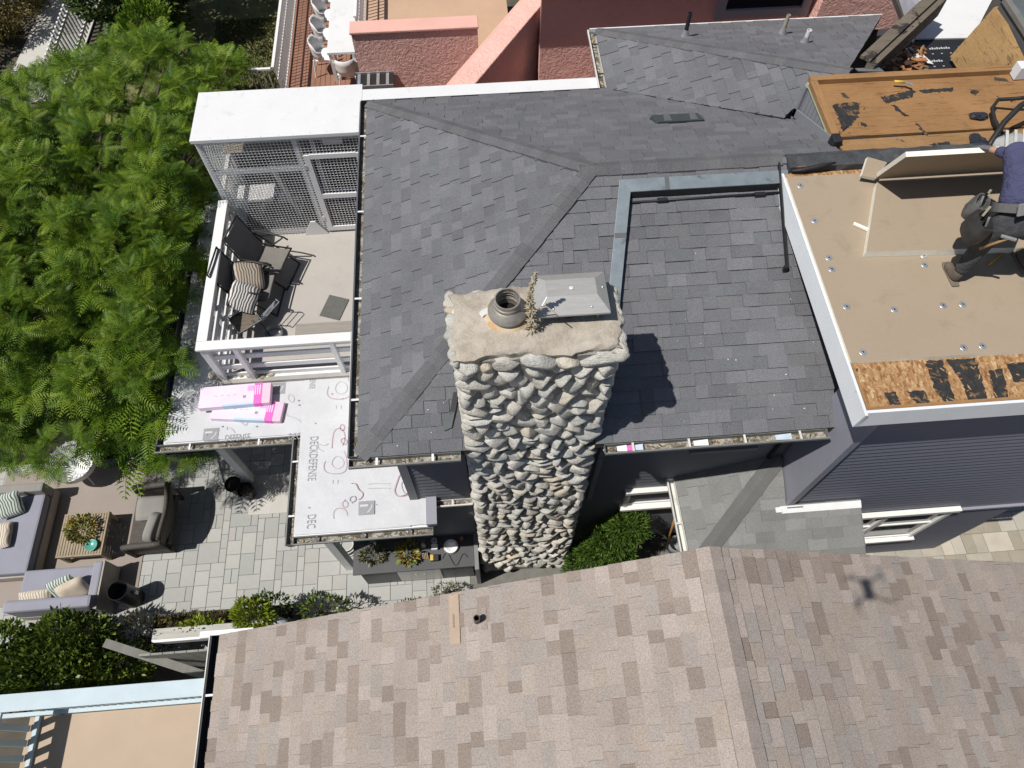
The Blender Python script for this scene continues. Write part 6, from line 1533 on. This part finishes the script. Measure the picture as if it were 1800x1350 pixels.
skin('body', bv, be, [(.09,.07),(.08,.07),(.10,.08),.055,.06,.06,.045,.026,.02,.06,.045,.026,.02,.05,.038,.032,.05,.038,.032], 'skin', person)
# shirt
sv = [wai-V3((.02,.07,.08)),wai,che,nek-V3((.02,.05,.01)),sl,el,el.lerp(hnl,.72),sr_,er,er.lerp(hnr,.72)]
skin('shirt', sv, [(0,1),(1,2),(2,3),(2,4),(4,5),(5,6),(2,7),(7,8),(8,9)], [(.165,.13),(.16,.13),(.185,.14),.085,.088,.068,.052,.088,.068,.052], 'shirt_navy', person)
# trousers
tv = [wai-V3((.02,.04,.05)),pel,hl,kl,al+V3((0,0,-.02)),hr,kr,ar+V3((0,0,-.02))]
skin('trousers', tv, [(0,1),(1,2),(2,3),(3,4),(1,5),(5,6),(6,7)], [(.155,.125),(.165,.14),.112,.088,.076,.112,.088,.076], 'trouser_dark', person)
# boots with sole
for a, f in ((al, fl_),(ar, fr_)):
    bt = skin('boot', [a+V3((0,0,.03)), V3((a.x,a.y,GZ+.06)), V3((f.x,f.y+.0,GZ+.055)), V3((f.x,f.y+.06,GZ+.045)), V3((a.x,a.y-.06,GZ+.05))], [(0,1),(1,2),(2,3),(1,4)], [.058,.055,.052,.036,.046], 'boot_tan', person)
    MB().prism([(a.x-.038,a.y-.09,GZ+.001),(a.x+.038,a.y-.09,GZ+.001),(a.x+.044,f.y+.03,GZ+.001),(a.x+.02,f.y+.09,GZ+.001),(a.x-.03,f.y+.09,GZ+.001),(a.x-.046,f.y+.03,GZ+.001)], (0,0,.022)).build('sole', 'sole_pale', bt, bevel=.006)
# hands: palm and five fingers closing on the board's top edge
def hand(c, d, sgn, nm='hand'):
    d = d.normalized(); side = V3((1,0,0)); p0 = c
    hv = [p0-d*.05, p0, p0+d*.045]; he = [(0,1),(1,2)]; hr2 = [.030,(.040,.020),(.040,.018)]
    down = V3((0,.35,-1)).normalized()
    for k in range(4):
        b = p0+d*.05+side*(-.033+.022*k); L = [.034,.038,.036,.028][k]; i0 = len(hv)
        hv += [b, b+d*L*.8+down*.012, b+d*L*.9+down*(.012+L), b+d*L*.4+down*(.014+L*1.6)]
        he += [(2,i0),(i0,i0+1),(i0+1,i0+2),(i0+2,i0+3)]; hr2 += [.011,.0105,.010,.009]
    i0 = len(hv); hv += [p0+side*(.042*sgn)-d*.005, p0+side*(.062*sgn)+d*.025+down*.01, p0+side*(.055*sgn)+d*.05+down*.03]
    he += [(1,i0),(i0,i0+1),(i0+1,i0+2)]; hr2 += [.012,.010,.008]
    return skin(nm, hv, he, hr2, 'glove', person, 1, 1)
hand(hnl+V3((-.01,.015,0)), hnl-el, 1); hand(hnr+V3((0,.015,0)), hnr-er, -1)
# head: cap, hair, face (mostly outside the picture)
hc2 = hed+V3((.03,.07,.02)); b = MB(); b.ico(hc2, (.078,.10,.105), 3, .0); hd2 = b.build('head', 'skin', person, smooth=True)
b = MB(); b.ico(hc2+V3((0,.0,.02)), (.084,.106,.095), 3, 0); 
b.v = [tuple(v) if v[2] > hc2.z+.015 else (hc2.x+(v[0]-hc2.x)*.9, hc2.y+(v[1]-hc2.y)*.9, hc2.z+.015) for v in b.v]; b.build('cap', 'shirt_navy', hd2, smooth=True)
MB().prism([(hc2.x-.06,hc2.y+.08,hc2.z+.03),(hc2.x+.06,hc2.y+.08,hc2.z+.03),(hc2.x+.05,hc2.y+.17,hc2.z+.01),(hc2.x-.05,hc2.y+.17,hc2.z+.01)], (0,0,.008)).build('cap_peak', 'shirt_navy', hd2)
b = MB(); b.ico(hc2+V3((0,.10,-.02)), (.014,.02,.02), 2, 0); b.build('nose', 'skin', hd2, smooth=True)
for sx in (-1,1):
    b = MB(); b.ico(hc2+V3((sx*.030,.088,.0)), (.011,.008,.009), 2, 0); b.build('eye', 'white_plastic', hd2, smooth=True)
    b = MB(); b.ico(hc2+V3((sx*.079,.0,-.01)), (.012,.022,.03), 2, 0); b.build('ear', 'skin', hd2, smooth=True)
MB().bx(hc2.x-.025,hc2.x+.025,hc2.y+.082,hc2.y+.088,hc2.z-.055,hc2.z-.048).build('mouth', 'tin_red', hd2)
# tool belt and pouches
bd_ = (wai-pel).normalized(); bc = pel.lerp(wai,.62); e1 = V3((1,0,0)); e1 = (e1-bd_*e1.dot(bd_)).normalized(); e2 = bd_.cross(e1)
b = MB(); rings = []
for k in range(24):
    a = 2*math.pi*k/24
    for o_, h_ in ((.198,-.04),(.198,.04),(.19,.04),(.19,-.04)): rings.append(bc + e1*math.cos(a)*o_*1.02 + e2*math.sin(a)*o_*.84 + bd_*h_)
fs = []
for k in range(24):
    for j in range(4): fs.append((k*4+j, k*4+(j+1) % 4, ((k+1) % 24)*4+(j+1) % 4, ((k+1) % 24)*4+j))
belt = b.add(rings, fs).build('tool_belt', 'webbing', person)
def pouch(c, rz, sz, m='leather_black', tilt=.2):
    M = Matrix.Translation(c) @ Matrix.Rotation(rz,4,'Z') @ Matrix.Rotation(tilt,4,'X')
    w_, d_, h_ = sz; vs = []
    prof = [(1.0,1.0,.5),(1.08,1.15,.1),(1.0,1.1,-.3),(.8,.8,-.5)]
    n = 14; b = MB()
    for sx, sy, hh in prof:
        for k in range(n):
            a = 2*math.pi*k/n; cx = math.copysign(abs(math.cos(a))**.6, math.cos(a)); cy = math.copysign(abs(math.sin(a))**.6, math.sin(a))
            vs.append(M @ V3((cx*w_/2*sx, cy*d_/2*sy, hh*h_)))
    for sx, sy, hh in ((.9,.86,.5),(.85,.8,.1)):
        for k in range(n):
            a = 2*math.pi*k/n; cx = math.copysign(abs(math.cos(a))**.6, math.cos(a)); cy = math.copysign(abs(math.sin(a))**.6, math.sin(a))
            vs.append(M @ V3((cx*w_/2*sx, cy*d_/2*sy, hh*h_)))
    fs = []
    for r0, r1 in ((0,1),(1,2),(2,3)):
        for k in range(n): fs.append((r0*n+k, r0*n+(k+1) % n, r1*n+(k+1) % n, r1*n+k))
    for k in range(n): fs.append((k, 4*n+k, 4*n+(k+1) % n, (k+1) % n)); fs.append((4*n+k, 5*n+k, 5*n+(k+1) % n, 4*n+(k+1) % n))
    fs += [tuple(range(5*n, 6*n)), tuple(range(3*n, 4*n))]
    o = b.add(vs, fs).build('pouch', m, belt, smooth=True, sharp=45)
    for q in range(3): 
        p = M @ V3((-w_*.25+q*w_*.25, .0, h_*.42)); MB().bar(p, p+V3((.02*(q-1),.02,.10)), .02, .016).build('tool', ['galv','rubber_black','pipe_tan'][q], belt)
    return o
pouch(V3((4.67,4.09,7.14)), R(80), (.26,.15,.24)); pouch(V3((4.72,4.30,7.18)), R(50), (.20,.13,.20), 'leather_grey')
pouch(V3((5.25,4.02,7.16)), R(-80), (.24,.14,.22))
MB().obx(bc+e1*(-.06)-e2*.185, (.12,.02,.11), (R(-35),0,R(10))).build('buckle_patch', 'webbing_pale', belt, bevel=.004)
# hammer in its loop (a thing held by the belt)
h0 = V3((4.90,3.93,7.16)); h1 = at(1722,437,6.92)
t = thing('hammer', h0, 'hammer with tan wooden handle hanging from the worker\'s belt', 'hammer')
MB().tube([h0, h0.lerp(h1,.5), h1], [.012,.014,.017], 8).build('handle', 'hammer_wood', t, smooth=True)
MB().bar(h0+V3((-.06,.03,.01)), h0+V3((.06,-.03,.01)), .026, .026).build('hammer_head', 'galv', t, bevel=.005)
# ---------------------------------------------------------------- small things on the roofs
rm = random.Random(77)
a = at(1738,466,GZ+.01); b_ = at(1762,447,GZ+.01)
o = MB(); o.tube([a, b_], .012, 8); o = o.build('marker_pencil', 'orange_wood', None, smooth=True); tag(o, 'orange carpenter pencil lying in the worker\'s shadow', 'pencil')
a = at(1572,143,FZ+.085); t = thing('chisel', a, 'yellow handled scraper lying on the plywood curb', 'scraper')
MB().tube([a, at(1590,144,FZ+.085)], .016, 8).build('handle', 'yellow_plastic', t, smooth=True); MB().bar(at(1590,144,FZ+.08), at(1604,149,FZ+.08), .035, .008).build('blade', 'galv', t)
def crumple(c, r, m, label, cat, name, group=None, sub=2, flat=.6, jit=.22):
    b = MB(); b.ico(c, (r, r, r*flat), sub, jit, None, rm); o = b.build(name, m, None); return tag(o, label, cat, group)
crumple(at(1720,203,FZ+.03), .075, 'foil_black', 'crumpled shiny black scrap on the plywood, farther from the worker', 'scrap', 'membrane_scrap')
crumple(at(1719,246,FZ+.03), .085, 'foil_black', 'crumpled shiny black scrap near the worker\'s hand', 'scrap', 'membrane_scrap')
# black hose loop and grey tool bag
b = MB(); b.tube([at(x,y,z) for x,y,z in ((1830,168,6.55),(1790,173,6.5),(1755,175,6.45),(1744,190,6.42),(1748,210,6.4),(1762,235,6.4),(1768,248,6.4))], .022, 8)
o = b.build('rubber_hose', 'rubber_black', None, smooth=True); tag(o, 'black rubber hose looping over the plywood at the right edge', 'hose')
b = MB(); b.tube([at(x,y,z) for x,y,z in ((1830,165,6.75),(1795,185,6.7),(1765,215,6.6),(1742,250,6.5),(1735,262,6.45))], .032, 10)
o = b.build('tool_strap', 'rubber_black', None, smooth=True); tag(o, 'thick black strap running down to the grey tool bag', 'strap')
q = at(1775,252,6.5); t = thing('tool_bag', (q.x,q.y,FZ), 'pale grey canvas tool bag behind the worker\'s arm', 'bag')
b = MB(); b.ico((q.x+.05,q.y,6.47), (.26,.13,.11), 3, .06, None, rm); b.build('bag_body', 'canvas_grey', t, smooth=True)
for k in range(4): MB().bar((q.x-.12+.10*k,q.y-.12,6.55),(q.x-.05+.10*k,q.y+.10,6.60),.03,.012).build('strap', 'canvas_pale', t)
# debris in the recess
db = MB()
for i in range(60):
    p = at(rm.uniform(1556,1622), rm.uniform(92,134), 5.72); M = Matrix.Rotation(rm.uniform(0,6),4,'Z') @ Matrix.Rotation(rm.uniform(-.6,.6),4,'X')
    db.cm = rm.randint(0,3); db.obx(p+Vector((0,0,rm.uniform(0,.12))), (rm.uniform(.05,.2), rm.uniform(.02,.08), .012), M)
o = db.build('wood_debris', ['chip_orange','chip_brown','rot_wood','chip_dark'], None); tag(o, 'heap of splintered orange-brown wood debris left of the black underlayment', 'debris', kind='stuff')
o = MB().prism([at(1612,86,5.78), at(1641,113,5.74), at(1604,106,5.76)], (0,0,.004)).build('paper_sheet', 'white_panel', None); tag(o, 'white triangular scrap of sheet on the black underlayment', 'scrap')
crumple(at(1600,93,5.78), .07, 'foil_blue', 'pale blue crumpled plastic beside the white scrap', 'scrap', 'plastic_scrap')
crumple(at(1712,102,5.74), .06, 'foil_black', 'small shiny black loop of scrap on the underlayment', 'scrap', 'plastic_scrap')
# pale crumbs on the shingles
cb = MB()
for i in range(26):
    if i < 18: x, y = rm.uniform(1180,1450), rm.uniform(400,740)
    else: x, y = rm.uniform(640,800), rm.uniform(620,790)
    p = at(x, y, 5.6)
    for _ in range(6): zr = (zf(p.y)+dz if i < 18 else zl(p.x) if p.x < p.y-4.53 else zf(p.y)); p = at(x, y, zr+.02)
    s_ = rm.uniform(.004,.010); cb.obx(p, (s_*1.6, s_, s_*.6), (0,0,rm.uniform(0,3)))
o = cb.build('foam_crumbs', 'white_panel', None); tag(o, 'pale foam crumbs scattered over the charcoal shingles', 'crumbs', kind='stuff')
# torn felt flaps beside the chimney
for pts, lab in (([(797,690),(806,688),(801,722),(790,730)],'torn black flashing flap hanging at the chimney\'s left side, upper one'),([(782,728),(800,722),(794,752),(780,758)],'torn grey-green flashing flap on the shingles left of the chimney, lower one')):
    P_ = []
    for x, y in pts:
        p = at(x, y, 5.3)
        for _ in range(6): p = at(x, y, zf(p.y)+.04)
        P_.append(p)
    o = MB().prism(P_, (0,0,.006)).build('felt_flap', 'flap_'+('a' if 'upper' in lab else 'b'), None); tag(o, lab, 'flashing flap')
# scraps in the right gutter
for (x0, x1, yc, m_, lab) in ((1082,1098,769,'white_plastic','white wrapper scrap at the left end of the debris filled gutter'),(1097,1112,768,'ink_magenta','magenta wrapper scrap in the debris filled gutter'),(1112,1126,767,'ink_blue2','pale blue wrapper scrap in the debris filled gutter'),(1216,1240,761,'white_plastic','crumpled white paper in the middle of the debris filled gutter'),(1360,1386,754,'ink_blue2','bluish white packaging near the right end of the gutter')):
    p0 = at(x0, yc+4, EZ-.04+dz); p1 = at(x1, yc-4, EZ-.04+dz)
    o = MB().prism([(p0.x,2.99,p0.z),(p1.x,2.985,p0.z),(p1.x,3.055,p0.z+.01),(p0.x,3.05,p0.z)], (0,0,.006)).build('gutter_scrap', m_, None); tag(o, lab, 'scrap')
# orange broom leaning by the lower roof
a = at(1188,905,1.6); b_ = at(1170,965,.1); t = thing('wooden_paddle', b_, 'orange-brown wooden paddle leaning against the wall under the lower gutter', 'paddle')
MB().tube([b_, a], .018, 8).build('shaft', 'paddle_wood', t, smooth=True); MB().bar(a, a+(a-b_).normalized()*.42, .11, .03, (0,1,0)).build('paddle_blade', 'paddle_wood', t, bevel=.01)
# side yard clutter
q = at(1190,955,.3); t = thing('watering_can', (q.x,q.y,0), 'grey plastic tub beside the wooden paddle', 'tub')
MB().lathe([(0,0),(.12,0),(.14,.3),(.13,.3),(.11,.03)], (q.x,q.y,0), 18).build('tub', 'trim_grey', t, smooth=True)
# the drone that holds the camera; its shadow falls on the tan roof
t = thing('camera_drone', (0,-.02,12.42), 'small grey camera drone hovering above the roofs, seen by its shadow', 'drone')
MB().obx((0,-.03,12.42), (.095,.22,.06)).build('drone_body', 'trim_grey', t, bevel=.02)
for sx in (-1,1):
    for sy, yy in ((1,.12),(-1,-.15)):
        c = Vector((sx*.17, yy-.02, 12.44)); ar_ = MB(); ar_.tube([(sx*.04,-.03+sy*.07,12.42), c], .012, 6); ar_ = ar_.build('arm', 'trim_grey', t)
        MB().lathe([(.016,-.02),(.016,.02),(0,.022)], c, 12).build('motor', 'rubber_black', ar_)
        for k in range(2):
            an = .7*sx+sy+k*math.pi; d = Vector((math.cos(an), math.sin(an), 0)); MB().bar(c+Vector((0,0,.024)), c+d*.10+Vector((0,0,.024)), .014, .002).build('propeller_blade', 'rubber_black', ar_)
